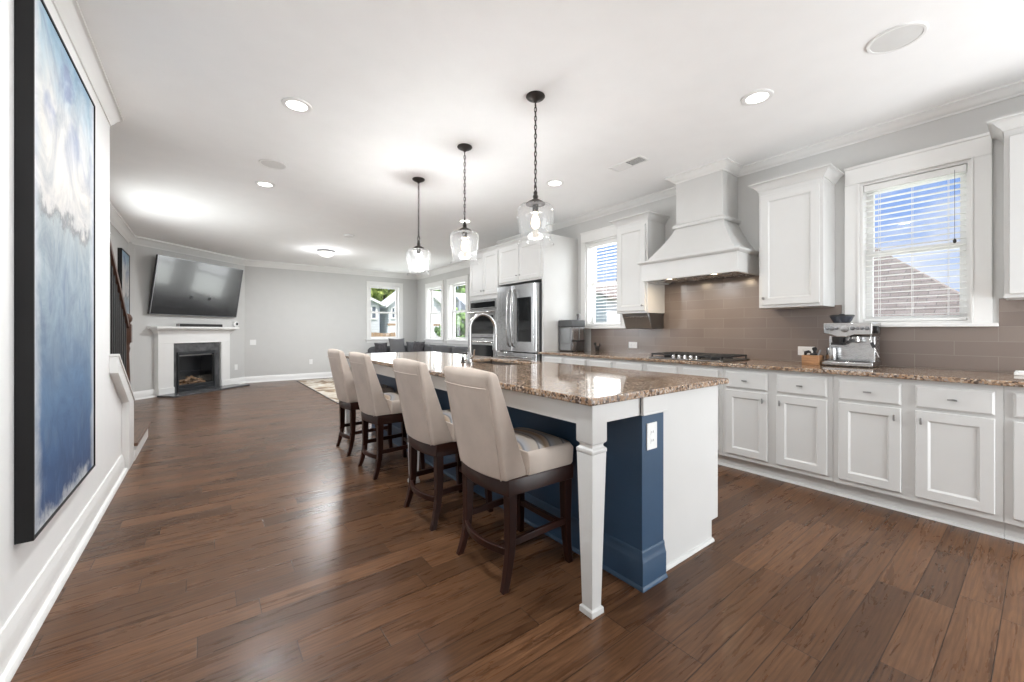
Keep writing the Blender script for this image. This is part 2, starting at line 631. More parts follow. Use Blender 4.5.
def shingle_material():
    m, nt, N, L, b = nm('roof_shingles')
    tc = N.new('ShaderNodeTexCoord')
    br = N.new('ShaderNodeTexBrick')
    mp = N.new('ShaderNodeMapping')
    mp.inputs['Rotation'].default_value = (0, 0, PI / 2)
    L.new(tc.outputs['Object'], mp.inputs[0])
    br.inputs['Scale'].default_value = 1
    br.inputs['Brick Width'].default_value = 0.5
    br.inputs['Row Height'].default_value = 0.16
    br.inputs['Mortar Size'].default_value = 0.012
    br.inputs['Color1'].default_value = (0.23, 0.19, 0.165, 1)
    br.inputs['Color2'].default_value = (0.30, 0.255, 0.225, 1)
    br.inputs['Mortar'].default_value = (0.12, 0.10, 0.09, 1)
    L.new(mp.outputs[0], br.inputs['Vector'])
    L.new(br.outputs['Color'], b.inputs['Base Color'])
    b.inputs['Roughness'].default_value = 0.9
    return m


def siding_material(name, col):
    m, nt, N, L, b = nm(name)
    tc = N.new('ShaderNodeTexCoord')
    sep = N.new('ShaderNodeSeparateXYZ')
    L.new(tc.outputs['Object'], sep.inputs[0])
    f = math_node(N, L, 'FRACT', math_node(N, L, 'MULTIPLY', sep.outputs['Z'], 6.0))
    r = N.new('ShaderNodeValToRGB')
    r.color_ramp.elements[0].position = 0.0
    r.color_ramp.elements[0].color = (*[c * 0.62 for c in col], 1)
    r.color_ramp.elements[1].position = 0.14
    r.color_ramp.elements[1].color = (*col, 1)
    L.new(f, r.inputs[0])
    L.new(r.outputs[0], b.inputs['Base Color'])
    b.inputs['Roughness'].default_value = 0.7
    return m


def rug_material():
    m, nt, N, L, b = nm('rug_pattern')
    tc = N.new('ShaderNodeTexCoord')
    no = N.new('ShaderNodeTexNoise')
    no.inputs['Scale'].default_value = 1.5
    no.inputs['Detail'].default_value = 7
    no.inputs['Distortion'].default_value = 1.6
    L.new(tc.outputs['Object'], no.inputs['Vector'])
    r = N.new('ShaderNodeValToRGB')
    e = r.color_ramp.elements
    e[0].position = 0.36
    e[0].color = (0.16, 0.105, 0.07, 1)
    e[1].position = 0.66
    e[1].color = (0.60, 0.58, 0.54, 1)
    for p, c in ((0.44, (0.33, 0.25, 0.17)), (0.49, (0.56, 0.52, 0.46)), (0.57, (0.45, 0.38, 0.29))):
        k = e.new(p)
        k.color = (*c, 1)
    L.new(no.outputs['Fac'], r.inputs[0])
    L.new(r.outputs[0], b.inputs['Base Color'])
    b.inputs['Roughness'].default_value = 0.95
    return m


def foliage_material(name, c1, c2):
    m, nt, N, L, b = nm(name)
    tc = N.new('ShaderNodeTexCoord')
    no = N.new('ShaderNodeTexNoise')
    no.inputs['Scale'].default_value = 3.0
    no.inputs['Detail'].default_value = 8
    L.new(tc.outputs['Object'], no.inputs['Vector'])
    r = N.new('ShaderNodeValToRGB')
    r.color_ramp.elements[0].position = 0.38
    r.color_ramp.elements[0].color = (*c1, 1)
    r.color_ramp.elements[1].position = 0.62
    r.color_ramp.elements[1].color = (*c2, 1)
    L.new(no.outputs['Fac'], r.inputs[0])
    L.new(r.outputs[0], b.inputs['Base Color'])
    b.inputs['Roughness'].default_value = 0.85
    return m


M = {}
M['wall'] = plain('wall_paint', (0.60, 0.597, 0.585), 0.75, var=0.012, bump=0.05)
M['wall_white'] = plain('white_wall_paint', (0.86, 0.857, 0.85), 0.7, var=0.012, bump=0.05)  # same wall paint, lightened: the left wall's brighter light put into colour
M['ceiling'] = plain('ceiling_paint', (0.94, 0.94, 0.938), 0.85, var=0.01, bump=0.05)
M['trim'] = plain('trim_paint', (0.82, 0.815, 0.80), 0.38, var=0.01)
M['cab'] = plain('cabinet_paint', (0.64, 0.637, 0.625), 0.36, var=0.01)
M['floor'] = floor_material()
M['granite'] = granite_material()
M['tile'] = tile_material()
M['navy'] = plain('navy_paint', (0.032, 0.072, 0.132), 0.38, var=0.05)
M['steel'] = steel_material('brushed_steel', (0.56, 0.565, 0.57), 0.26)
M['steel_dark'] = steel_material('dark_steel', (0.22, 0.22, 0.225), 0.34)
M['chrome'] = steel_material('polished_steel', (0.47, 0.465, 0.46), 0.19, (1, 1, 1))
M['pewter'] = steel_material('pewter', (0.34, 0.335, 0.33), 0.32, (1, 1, 1))
M['sink'] = plain('dark_sink', (0.10, 0.085, 0.075), 0.35, var=0.2)
M['bronze'] = plain('oil_bronze', (0.045, 0.040, 0.037), 0.42, metal=0.7, var=0.15)
M['black_glass'] = plain('black_glass', (0.012, 0.013, 0.014), 0.07, var=0.02)
M['black'] = plain('black_plastic', (0.018, 0.018, 0.019), 0.42, var=0.1)
M['iron'] = plain('cast_iron', (0.020, 0.019, 0.019), 0.62, var=0.15, bump=0.2)
M['fridge_side'] = plain('charcoal_metal', (0.06, 0.062, 0.065), 0.45, var=0.05)
M['fabric'] = plain('beige_upholstery', (0.545, 0.465, 0.405), 0.82, var=0.07, scale=9, bump=0.35, bscale=420)
M['stripes'] = stripe_fabric()
M['espresso'] = plain('espresso_wood', (0.026, 0.0085, 0.0055), 0.33, var=0.35, scale=10, stretch=(1, 1, 0.12), spec=0.28)
M['rail_wood'] = plain('stair_rail_wood', (0.075, 0.033, 0.020), 0.4, var=0.3, scale=10)
M['baluster'] = plain('dark_baluster', (0.020, 0.018, 0.018), 0.5, var=0.1)
M['tread'] = plain('tread_wood', (0.14, 0.080, 0.052), 0.35, var=0.35, scale=7, stretch=(6, 0.8, 1))
M['painting'] = painting_material('large_abstract', 0.385, 2.505, 2.31, 3.39)
M['painting_small'] = painting_material('small_abstract', 0.6, 2.42, 8.36, 9.12)
M['frame'] = plain('dark_frame', (0.010, 0.0095, 0.010), 0.5, var=0.12, spec=0.3)
M['glass'] = glass_material('clear_glass', refl=0.9)
M['shade_glass'] = glass_material('pendant_glass', tint=(0.99, 0.992, 0.992), refl=1.4, seed=0.016)
M['bulb'] = emit_material('bulb_glow', (1.0, 0.80, 0.55), 7)
M['lamp'] = emit_material('downlight_glow', (1.0, 0.97, 0.92), 9)
M['hood_lamp'] = emit_material('hood_lamp_glow', (1.0, 0.78, 0.50), 14)
M['dome'] = emit_material('dome_glow', (1.0, 0.97, 0.93), 2.2)
M['blind'] = plain('blind_white', (0.86, 0.855, 0.84), 0.5, var=0.01)
M['plate'] = plain('plate_white', (0.84, 0.84, 0.83), 0.4, var=0.01)
M['grille'] = plain('speaker_mesh', (0.72, 0.72, 0.71), 0.7, var=0.03, bump=0.4, bscale=900)
M['slot'] = plain('dark_slot', (0.05, 0.05, 0.05), 0.6, var=0.1)
M['slate'] = plain('slate_tile', (0.085, 0.085, 0.088), 0.22, var=0.4, scale=9)
M['firebox'] = plain('fireplace_black', (0.016, 0.018, 0.021), 0.35, var=0.2)
M['log'] = plain('ceramic_log', (0.20, 0.115, 0.06), 0.9, var=0.5, scale=18)
M['screen'] = plain('tv_screen', (0.020, 0.020, 0.021), 0.22, var=0.01, spec=1.0, coat=1.0)
M['tv_edge'] = plain('tv_bezel', (0.30, 0.30, 0.31), 0.35, metal=0.8, var=0.03)
M['sofa'] = plain('charcoal_sofa_cloth', (0.085, 0.085, 0.090), 0.9, var=0.12, scale=30, bump=0.3)
M['pillow'] = plain('grey_pillow_cloth', (0.135, 0.133, 0.135), 0.9, var=0.12, scale=40, bump=0.3)
M['pillow_dark'] = plain('dark_pillow_cloth', (0.050, 0.046, 0.050), 0.9, var=0.5, scale=25, bump=0.3)
M['rug'] = rug_material()
M['box_wood'] = plain('honey_wood', (0.36, 0.185, 0.085), 0.45, var=0.25, scale=12, stretch=(1, 1, 6))
M['tank'] = plain('smoky_tank', (0.25, 0.26, 0.265), 0.22, var=0.12)
M['hopper'] = plain('smoky_hopper', (0.055, 0.060, 0.075), 0.15, var=0.1)
M['shingle'] = shingle_material()
M['siding'] = siding_material('white_siding', (0.72, 0.73, 0.76))
M['siding_grey'] = siding_material('grey_siding', (0.56, 0.57, 0.60))
M['siding_tan'] = siding_material('tan_siding', (0.55, 0.50, 0.44))
M['ext_trim'] = plain('exterior_trim', (0.75, 0.75, 0.75), 0.6, var=0.02)
M['ext_pane'] = plain('exterior_pane', (0.10, 0.12, 0.15), 0.15, var=0.1)
M['fence'] = plain('fence_wood', (0.36, 0.235, 0.145), 0.85, var=0.25, scale=3, stretch=(6, 6, 0.4))
M['grass'] = plain('lawn', (0.13, 0.19, 0.07), 0.95, var=0.3, scale=3)
M['leaf'] = foliage_material('leaves_yellow_green', (0.16, 0.23, 0.05), (0.50, 0.55, 0.16))
M['leaf_green'] = foliage_material('leaves_green', (0.07, 0.17, 0.04), (0.28, 0.44, 0.13))
M['concrete'] = plain('pale_concrete', (0.62, 0.61, 0.59), 0.9, var=0.06, scale=2)
M['bark'] = plain('bark', (0.10, 0.075, 0.055), 0.9, var=0.3, scale=8)
M['tarp'] = plain('blue_cover', (0.06, 0.12, 0.22), 0.7, var=0.2)


# ================================================================== mesh helpers
class MB:
    """Collects shapes; build() links them as one mesh object."""

    def __init__(self, fn=None):
        self.v, self.f, self.fn, self.mi, self.cur = [], [], fn, [], 0

    def add(self, vs, fs):
        n = len(self.v)
        for p in vs:
            p = tuple(p)
            self.v.append(self.fn(*p) if self.fn else p)
        for f in fs:
            self.f.append([i + n for i in f])
            self.mi.append(self.cur)
        return self

    def box(self, x0, x1, y0, y1, z0, z1):
        return self.add([(x0, y0, z0), (x1, y0, z0), (x1, y1, z0), (x0, y1, z0), (x0, y0, z1), (x1, y0, z1), (x1, y1, z1), (x0, y1, z1)],
                        [(0, 3, 2, 1), (4, 5, 6, 7), (0, 1, 5, 4), (1, 2, 6, 5), (2, 3, 7, 6), (3, 0, 4, 7)])

    def loft(self, rings, closed=True, caps=True):
        n = len(rings[0])
        vs = [p for r in rings for p in r]
        fs = []
        for i in range(len(rings) - 1):
            for j in range(n if closed else n - 1):
                k = (j + 1) % n
                fs.append((i * n + j, i * n + k, (i + 1) * n + k, (i + 1) * n + j))
        if caps:
            fs.append(tuple(range(n - 1, -1, -1)))
            fs.append(tuple((len(rings) - 1) * n + j for j in range(n)))
        return self.add(vs, fs)

    def prism(self, pts, h0, h1, axis='z'):
        """Polygon PTS (2-D) extruded along AXIS."""
        def at(p, h):
            a, b = p
            return {'z': (a, b, h), 'x': (h, a, b), 'y': (a, h, b)}[axis]
        return self.loft([[at(p, h0) for p in pts], [at(p, h1) for p in pts]])

    def lathe(self, c, prof, n=24, axis='z', caps=True):
        rings = []
        for r, h in prof:
            ring = []
            for i in range(n):
                a = 2 * PI * i / n
                u, w = r * math.cos(a), r * math.sin(a)
                o = {'z': (u, w, h), 'x': (h, u, w), 'y': (w, h, u)}[axis]
                ring.append((c[0] + o[0], c[1] + o[1], c[2] + o[2]))
            rings.append(ring)
        return self.loft(rings, True, caps)

    def cyl(self, p0, p1, r0, r1=None, n=16):
        return self.tube([p0, p1], [r0, r0 if r1 is None else r1], n)

    def tube(self, pts, r, n=10, closed=False):
        pts = [Vector(p) for p in pts]
        rs = r if isinstance(r, (list, tuple)) else [r] * len(pts)
        rings = []
        ref = None
        m = len(pts)
        for i, p in enumerate(pts):
            if closed:
                d = pts[(i + 1) % m] - pts[i - 1]
            else:
                d = pts[min(i + 1, m - 1)] - pts[max(i - 1, 0)]
            d.normalize()
            if ref is None:
                ref = Vector((0, 0, 1)) if abs(d.z) < 0.9 else Vector((1, 0, 0))
            a = (ref - d * ref.dot(d)).normalized()
            ref = a
            b = d.cross(a)
            rings.append([tuple(p + (a * math.cos(2 * PI * k / n) + b * math.sin(2 * PI * k / n)) * rs[i]) for k in range(n)])
        if closed:
            rings.append(rings[0])
        return self.loft(rings, True, not closed)

    def sphere(self, c, r, n=12, sx=1, sy=1, sz=1):
        prof = [(max(1e-4, r * math.sin(PI * i / n)), -r * math.cos(PI * i / n)) for i in range(n + 1)]
        k = len(self.v)
        rings = []
        for rr, h in prof:
            rings.append([(c[0] + rr * sx * math.cos(2 * PI * j / (2 * n)), c[1] + rr * sy * math.sin(2 * PI * j / (2 * n)), c[2] + h * sz) for j in range(2 * n)])
        return self.loft(rings)

    def sweep(self, prof, path, z, side=1, closed=False):
        """Profile [(out, up)] along a level path; SIDE=1 puts 'out' on the left of the path."""
        P = [Vector((p[0], p[1])) for p in path]
        rings = []
        m = len(P)
        for i, p in enumerate(P):
            if closed:
                d0 = (p - P[i - 1]).normalized()
                d1 = (P[(i + 1) % m] - p).normalized()
            else:
                d0 = (p - P[i - 1]).normalized() if i else (P[1] - P[0]).normalized()
                d1 = (P[i + 1] - p).normalized() if i < m - 1 else d0
            n0 = Vector((-d0.y, d0.x)) * side
            n1 = Vector((-d1.y, d1.x)) * side
            mt = n0 + n1
            mt = mt / max(0.3, mt.dot(n0))
            rings.append([(p.x + mt.x * o, p.y + mt.y * o, z + u) for o, u in prof])
        if closed:
            rings.append(rings[0])
        return self.loft(rings, True, not closed)

    def build(self, name, mat, parent=None, bevel=0.0, seg=2, local=False, kind=None, angle=40, smooth=True, subsurf=0):
        me = bpy.data.meshes.new(name)
        vs = self.v
        if parent is not None and not local:
            inv = root_of(parent).matrix_basis.inverted()
            vs = [tuple(inv @ Vector(p)) for p in vs]
        me.from_pydata(vs, [], self.f)
        for mm in (mat if isinstance(mat, (list, tuple)) else [mat]):
            me.materials.append(mm)
        for p, i in zip(me.polygons, self.mi):
            p.material_index = i
        bm = bmesh.new()
        bm.from_mesh(me)
        bmesh.ops.recalc_face_normals(bm, faces=bm.faces)
        bm.to_mesh(me)
        bm.free()
        if smooth:
            me.polygons.foreach_set('use_smooth', [True] * len(me.polygons))
            me.set_sharp_from_angle(angle=math.radians(angle))
        o = bpy.data.objects.new(name, me)
        COL.objects.link(o)
        if parent is not None:
            o.parent = parent
        if bevel:
            b = o.modifiers.new('bevel', 'BEVEL')
            b.width = bevel
            b.segments = seg
            b.limit_method = 'ANGLE'
            b.angle_limit = math.radians(40)
        if subsurf:
            s = o.modifiers.new('subdivision', 'SUBSURF')
            s.levels = subsurf
            s.render_levels = subsurf
        if kind:
            o['kind'] = kind
        return o


def root_of(o):
    while o.parent is not None:
        o = o.parent
    return o


def thing(name, label, cat, loc=(0, 0, 0), rotz=0.0, group=None):
    o = bpy.data.objects.new(name, None)
    COL.objects.link(o)
    o.empty_display_size = 0.1
    o.location = loc
    o.rotation_euler = (0, 0, rotz)
    o.matrix_basis = Matrix.Translation(loc) @ Matrix.Rotation(rotz, 4, 'Z')
    tag(o, label, cat, group)
    return o


def tag(o, label, cat, group=None):
    o['label'] = label
    o['category'] = cat
    if group:
        o['group'] = group
    return o


def copy_tree(o, parent=None):
    c = o.copy()
    COL.objects.link(c)
    if parent is not None:
        c.parent = parent
    for ch in list(o.children):
        copy_tree(ch, c)
    return c


def struct(mb, name, mat, **kw):
    return mb.build(name, mat, kind='structure', **kw)


def lamp(name, kind, loc, energy, color, parent=None, size=0.1, rot=(0, 0, 0), spread=None):
    d = bpy.data.lights.new(name, kind)
    d.energy = energy
    d.color = color
    if kind == 'AREA':
        d.shape = 'DISK'
        d.size = size
        if spread:
            d.spread = spread
    else:
        d.shadow_soft_size = size
    o = bpy.data.objects.new(name, d)
    COL.objects.link(o)
    o.location = loc
    o.rotation_euler = rot
    if parent is not None:
        o.parent = parent
        o.location = root_of(parent).matrix_basis.inverted() @ Vector(loc)
    return o


# ================================================================== the room
CEIL = 2.80
WR = 4.28        # kitchen outer wall
WL = -0.57       # wall with the large picture
WLV = 4.87       # living room outer wall
YF = 11.0        # far wall
WLL = -1.05      # living room inner wall
YB = -1.7        # open end behind the photographer
JOG = 6.05
ANG0, ANG1 = (-0.98, 9.42), (0.70, 11.0)
T = 0.16

fl = MB().box(WLL - 0.1, WLV + 0.1, YB, YF + 0.1, -0.12, 0.0)
struct(fl, 'floor', M['floor'])
ce = MB().box(WLL - 0.1, WLV + T, YB, YF + T, CEIL, CEIL + 0.2)
struct(ce, 'ceiling', M['ceiling'])

# window openings: (a0, a1, z0, z1)
W1 = (0.324, 0.93, 1.235, 2.385)
W2 = (3.32, 3.925, 1.235, 2.42)
W3 = (9.45, 10.32, 0.96, 2.36)
W4 = (8.22, 9.06, 0.96, 2.36)
W5 = (3.52, 4.34, 0.96, 2.42)


def wall_with_holes(fn, a0, a1, holes):
    mb = MB(fn)
    prev = a0
    for h in sorted(holes):
        mb.box(prev, h[0], 0, T, -0.1, CEIL)
        mb.box(h[0], h[1], 0, T, -0.1, h[2])
        mb.box(h[0], h[1], 0, T, h[3], CEIL)
        prev = h[1]
    mb.box(prev, a1, 0, T, -0.1, CEIL)
    return mb


right_fn = lambda a, d, z: (WR + d, a, z)
living_fn = lambda a, d, z: (WLV + d, a, z)
far_fn = lambda a, d, z: (a, YF + d, z)
struct(wall_with_holes(right_fn, YB, JOG, [W1, W2]), 'wall_right', M['wall'])
struct(wall_with_holes(living_fn, JOG, YF + T, [W3, W4]), 'wall_east', M['wall'])
struct(wall_with_holes(far_fn, ANG1[0], WLV, [W5]), 'wall_far', M['wall'])
struct(MB().box(WR, WLV + T, JOG, JOG + 0.1, 0, CEIL), 'wall_return', M['wall'])
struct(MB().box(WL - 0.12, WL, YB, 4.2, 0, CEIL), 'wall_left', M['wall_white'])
wb = MB(lambda a, d, z: (a, YB - d, z))  # unseen wall, added with an opening that shapes the fill light
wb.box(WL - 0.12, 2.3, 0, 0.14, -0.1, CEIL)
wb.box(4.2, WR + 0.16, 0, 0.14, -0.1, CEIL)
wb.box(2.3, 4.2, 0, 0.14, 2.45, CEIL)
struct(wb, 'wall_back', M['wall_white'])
W6_FILL = (6.30, 7.50, 0.96, 2.40)  # unseen window, added to throw fill light on the far ceiling
stair_fn = lambda a, d, z: (WLL - d, a, z)
struct(wall_with_holes(stair_fn, 3.0, 9.5, [W6_FILL]), 'wall_stair', M['wall'])
struct(MB().box(WLL, WL - 0.121, 2.9, 3.0, 0, CEIL), 'wall_stairwell', M['wall'])  # unseen wall, added to keep sun out of the stair gap
ax, ay = ANG1[0] - ANG0[0], ANG1[1] - ANG0[1]
al = math.hypot(ax, ay)
nx, ny = -ay / al, ax / al
ang_fn = lambda a, d, z: (ANG0[0] + ax / al * a + nx * d, ANG0[1] + ay / al * a + ny * d, z)
struct(wall_with_holes(ang_fn, 0, al, [(0.73, 1.47, 0.055, 0.695)]), 'wall_fireplace', M['wall'])
struct(MB().prism([(WLL, 9.30), (ANG0[0], ANG0[1]), (ANG0[0] + nx * 0.3, ANG0[1] + ny * 0.3), (WLL - 0.05, 9.6)], 0, CEIL), 'wall_corner', M['wall'])

# crown mouldings
CROWN = [(0, -0.070), (0.010, -0.070), (0.013, -0.060), (0.024, -0.054), (0.040, -0.036), (0.062, -0.021), (0.072, -0.015), (0.082, -0.013), (0.082, 0), (0, 0)]
CROWN_S = [(o * 0.8, u * 1.35) for o, u in CROWN]
CROWN_F = [(o * 1.15, u * 2.0) for o, u in CROWN]
CHX, CHY0, CHY1 = 3.963, 1.886, 2.37
struct(MB().sweep(CROWN, [(WR, YB), (WR, CHY0), (CHX, CHY0), (CHX, CHY1), (WR, CHY1), (WR, JOG - 0.02)], CEIL, 1), 'trim_1', M['trim'])
struct(MB().sweep(CROWN_S, [(WL, YB), (WL, 4.2), (WL - 0.12, 4.2)], CEIL, -1), 'trim_2', M['trim'])
struct(MB().sweep(CROWN_F, [(WLL, 3.0), (WLL, 9.36), ANG0, ANG1, (WLV, YF), (WLV, JOG + 0.1)], CEIL, -1), 'trim_3', M['trim'])
BASE = [(0, 0), (0.045, 0), (0.044, 0.012), (0.036, 0.022), (0.022, 0.024), (0.022, 0.10), (0.017, 0.112), (0.012, 0.130), (0.008, 0.14), (0, 0.14)]
struct(MB().sweep(BASE, [(WL, YB), (WL, 4.70)], 0, -1), 'baseboard_left', M['trim'])
HB0, HB1 = 0.33, 1.83
pang = lambda s: (ANG0[0] + ax / al * s, ANG0[1] + ay / al * s)
struct(MB().sweep(BASE, [(WLL, 6.2), (WLL, 9.36), ANG0, pang(HB0)], 0, -1), 'baseboard_stair', M['trim'])
struct(MB().sweep(BASE, [pang(HB1), ANG1, (WLV, YF), (WLV, JOG + 0.1)], 0, -1), 'baseboard_far', M['trim'])


# ---------------------------------------------------------------- windows
def casing(mb, a0, a1, z0, z1, w=0.095, head=0.15):
    mb.box(a0 - w, a0, -0.022, 0.0, z0, z1 + 0.0)
    mb.box(a1, a1 + w, -0.022, 0.0, z0, z1 + 0.0)
    mb.box(a0 - w, a1 + w, -0.022, 0.0, z1, z1 + head)
    # inner bead and the cap line
    mb.box(a0 - 0.012, a0, -0.030, -0.022, z0, z1)
    mb.box(a1, a1 + 0.012, -0.030, -0.022, z0, z1)
    mb.box(a0 - 0.012, a1 + 0.012, -0.030, -0.022, z1, z1 + 0.012)
    mb.box(a0 - w - 0.004, a1 + w + 0.004, -0.030, 0.0, z1 + head - 0.022, z1 + head)


def make_window(n, fn, op, mw=0.095, head=0.15, apron=0.0):
    a0, a1, z0, z1 = op
    mb = MB(fn)
    casing(mb, a0, a1, z0, z1, mw, head)
    root = mb.build('window_%d' % n, M['trim'], kind='structure', bevel=0.002, seg=1)
    f = MB(fn)      # jamb lining
    f.box(a0, a0 + 0.018, 0.0, T, z0, z1)
    f.box(a1 - 0.018, a1, 0.0, T, z0, z1)
    f.box(a0 + 0.018, a1 - 0.018, 0.0, T, z1 - 0.018, z1)
    f.box(a0 + 0.018, a1 - 0.018, 0.0, T, z0, z0 + 0.018)
    f.build('window_frame', M['trim'], root)
    zm = (z0 + z1) / 2
    for lo, hi, d in ((z0 + 0.018, zm + 0.02, 0.085), (zm - 0.02, z1 - 0.018, 0.115)):
        s = MB(fn)
        i0, i1, w = a0 + 0.018, a1 - 0.018, 0.045
        s.box(i0, i0 + w, d, d + 0.028, lo, hi)
        s.box(i1 - w, i1, d, d + 0.028, lo, hi)
        s.box(i0 + w, i1 - w, d, d + 0.028, lo, lo + w)
        s.box(i0 + w, i1 - w, d, d + 0.028, hi - w, hi)
        so = s.build('sash', M['trim'], root)
        MB(fn).box(i0 + w, i1 - w, d + 0.010, d + 0.014, lo + w, hi - w).build('pane', M['glass'], so)
    sl = MB(fn)
    sl.box(a0 - mw - 0.028, a1 + mw + 0.028, -0.05, 0.0, z0 - 0.024, z0)
    if apron:
        sl.box(a0 - mw, a1 + mw, -0.016, 0.0, z0 - 0.024 - apron, z0 - 0.024)
    sl.build('window_sill', M['trim'], root, bevel=0.003)
    return root


make_window(1, right_fn, W1)
make_window(2, right_fn, W2, mw=0.087)
make_window(3, living_fn, W3, head=0.12, apron=0.07)
make_window(4, living_fn, W4, head=0.12, apron=0.07)
make_window(5, far_fn, W5, head=0.10, apron=0.07)
make_window(6, stair_fn, W6_FILL, head=0.10, apron=0.07)  # added window, made for the fill lamp


def make_blind(fn, op, base, label, group=None, tilt=0.0):
    a0, a1, z0, z1 = op
    b = thing('window_blind', label, 'window blind', base, 0, group)
    a0 += 0.024
    a1 -= 0.024
    MB(fn).box(a0, a1, 0.012, 0.062, z1 - 0.07, z1 - 0.022).build('headrail', M['blind'], b, bevel=0.002, seg=1)
    sl = MB(fn)
    z = z0 + 0.075
    n = 0
    while z < z1 - 0.085:
        t = tilt * 0.025
        h = 0.0016
        sl.loft([[(a, 0.013, z - t - h), (a, 0.061, z + t - h), (a, 0.061, z + t + h), (a, 0.013, z - t + h)] for a in (a0 + 0.004, a1 - 0.004)])
        z += 0.0445
        n += 1
    sl.build('slats', M['blind'], b)
    MB(fn).box(a0, a1, 0.014, 0.060, z0 + 0.022, z0 + 0.042).build('bottom_rail', M['blind'], b, bevel=0.003)
    for q in (0.16, 0.5, 0.84):
        c = MB(fn)
        a = a0 + (a1 - a0) * q
        for d in (0.0105, 0.0635):
            c.box(a - 0.0012, a + 0.0012, d - 0.0008, d + 0.0008, z0 + 0.03, z1 - 0.07)
        c.build('ladder_cord', M['blind'], b)
    w = MB(fn)
    w.lathe((a0 + (a1 - a0) * 0.10, 0.004, z0 + (z1 - z0) * 0.50), [(0.003, 0), (0.009, 0.006), (0.009, 0.022), (0.002, 0.034)], 10)
    w.box(a0 + (a1 - a0) * 0.10 - 0.001, a0 + (a1 - a0) * 0.10 + 0.001, 0.003, 0.005, z0 + (z1 - z0) * 0.5 + 0.03, z1 - 0.05)
    w.build('pull_tassel', M['black'], b)
    return b


make_blind(right_fn, W1, (WR, 0.63, 1.25), 'white slatted blind in the window behind the espresso machine')
make_blind(right_fn, W2, (WR, 3.62, 1.25), 'white slatted blind in the window beside the grey countertop ice maker')

# backsplash: tiles on the wall behind the counter
bs = MB()
bx0 = WR - 0.010
YE = -0.63
ZC = 0.905
for y0, y1, z0, z1 in ((YE, 0.20, ZC, 1.40), (0.20, 1.05, ZC, 1.212), (1.05, 1.60, ZC, 1.40), (1.60, 2.70, ZC, 1.76), (2.70, 3.21, ZC, 1.40), (3.21, 3.83, ZC, 1.212)):
    bs.box(bx0, WR, y0, y1, z0, z1)
struct(bs, 'trim_4', M['tile'], smooth=False)

# knee wall of the stair with its sloped cap, and the bottom landing
kx0, kx1 = -0.69, WL
kz = lambda y: 1.09 - 0.535 * (y - 3.98)
kn = MB()
kn.prism([(4.2, 0), (4.97, 0), (4.97, kz(4.97) - 0.02), (4.2, kz(4.2) - 0.02)], kx0, kx1, 'x')
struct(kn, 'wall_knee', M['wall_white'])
cp = MB()
cp.prism([(4.17, kz(4.17) - 0.12), (4.72, kz(4.72) - 0.12), (4.72, 0), (4.985, 0), (4.985, kz(4.985)), (4.17, kz(4.17))], kx1, -0.520, 'x')
cp.prism([(4.2, kz(4.2) - 0.02), (4.99, kz(4.99) - 0.02), (4.99, kz(4.99) + 0.02), (4.2, kz(4.2) + 0.02)], kx0 - 0.02, -0.57, 'x')
cp.prism([(4.165, kz(4.165)), (4.99, kz(4.99)), (4.99, kz(4.99) + 0.02), (4.165, kz(4.165) + 0.02)], -0.57, -0.512, 'x')
struct(cp, 'trim_5', M['trim'], bevel=0.003)
ld = MB()
ld.box(WLL + 0.001, -0.53, 4.99, 6.05, 0, 0.135)
ld.box(-0.53, -0.515, 4.99, 6.05, 0, 0.10)
struct(ld, 'stair_landing', M['trim'], bevel=0.003)
tr = MB()
tr.box(WLL + 0.001, -0.495, 4.99, 6.10, 0.135, 0.165)
for i in range(8):
    y1 = 4.99 - i * 0.27
    tr.box(WLL + 0.001, kx0 - 0.021, y1 - 0.29, y1, 0.165 + 0.16 * (i + 1) - 0.03, 0.165 + 0.16 * (i + 1))
struct(tr, 'stair_tread', M['tread'], bevel=0.004)
rs = MB()
for i in range(8):
    y1 = 4.99 - i * 0.27
    rs.box(WLL + 0.001, kx0 - 0.021, y1 - 0.03, y1 - 0.012, 0.165 + 0.16 * i, 0.165 + 0.16 * (i + 1) - 0.03)
struct(rs, 'stair_riser', M['trim'])


# ================================================================== ceiling fittings
def downlight(x, y, label, watt=DOWNLIGHT_W, proto=[None]):
    if proto[0] is None:
        t = thing('recessed_light', label, 'ceiling light', (0, 0, 0), 0, 'recessed ceiling lights')
        r = MB().lathe((0, 0, 0), [(0.066, -0.001), (0.068, -0.008), (0.086, -0.009), (0.096, -0.006), (0.098, 0.0)], 32, caps=False)
        r.build('trim_ring', M['plate'], t, local=True)
        MB().lathe((0, 0, 0), [(0.0001, -0.0045), (0.067, -0.004)], 32, caps=False).build('lens', M['lamp'], t, local=True)
        d = bpy.data.lights.new('downlight', 'AREA')
        d.shape = 'DISK'
        d.size = 0.12
        d.energy = watt
        d.color = (0.96, 0.99, 1.0)
        o = bpy.data.objects.new('downlight', d)
        COL.objects.link(o)
        o.parent = t
        o.location = (0, 0, -0.012)
        proto[0] = t
    else:
        t = copy_tree(proto[0])
        t['label'] = label
        for ch in t.children:
            if ch.type == 'LIGHT':
                ch.data = ch.data.copy()
                ch.data.energy = watt
    t.location = (x, y, CEIL)
    return t


downlight(0.52, 3.245, 'round recessed ceiling light nearest the large painting', 22)
downlight(0.52, 5.20, 'round recessed ceiling light just beyond the flush ceiling speaker over the walkway', 22)
downlight(3.045, 1.215, 'round recessed ceiling light near the range hood, brightest over the counter')
downlight(3.045, 3.25, 'round recessed ceiling light between the air vent and the nearest pendant')
downlight(3.045, 5.18, 'round recessed ceiling light just above the middle pendant, by the tall cabinets')
downlight(0.52, 1.29, 'round recessed ceiling light over the walkway beside the near end of the painting', 22)

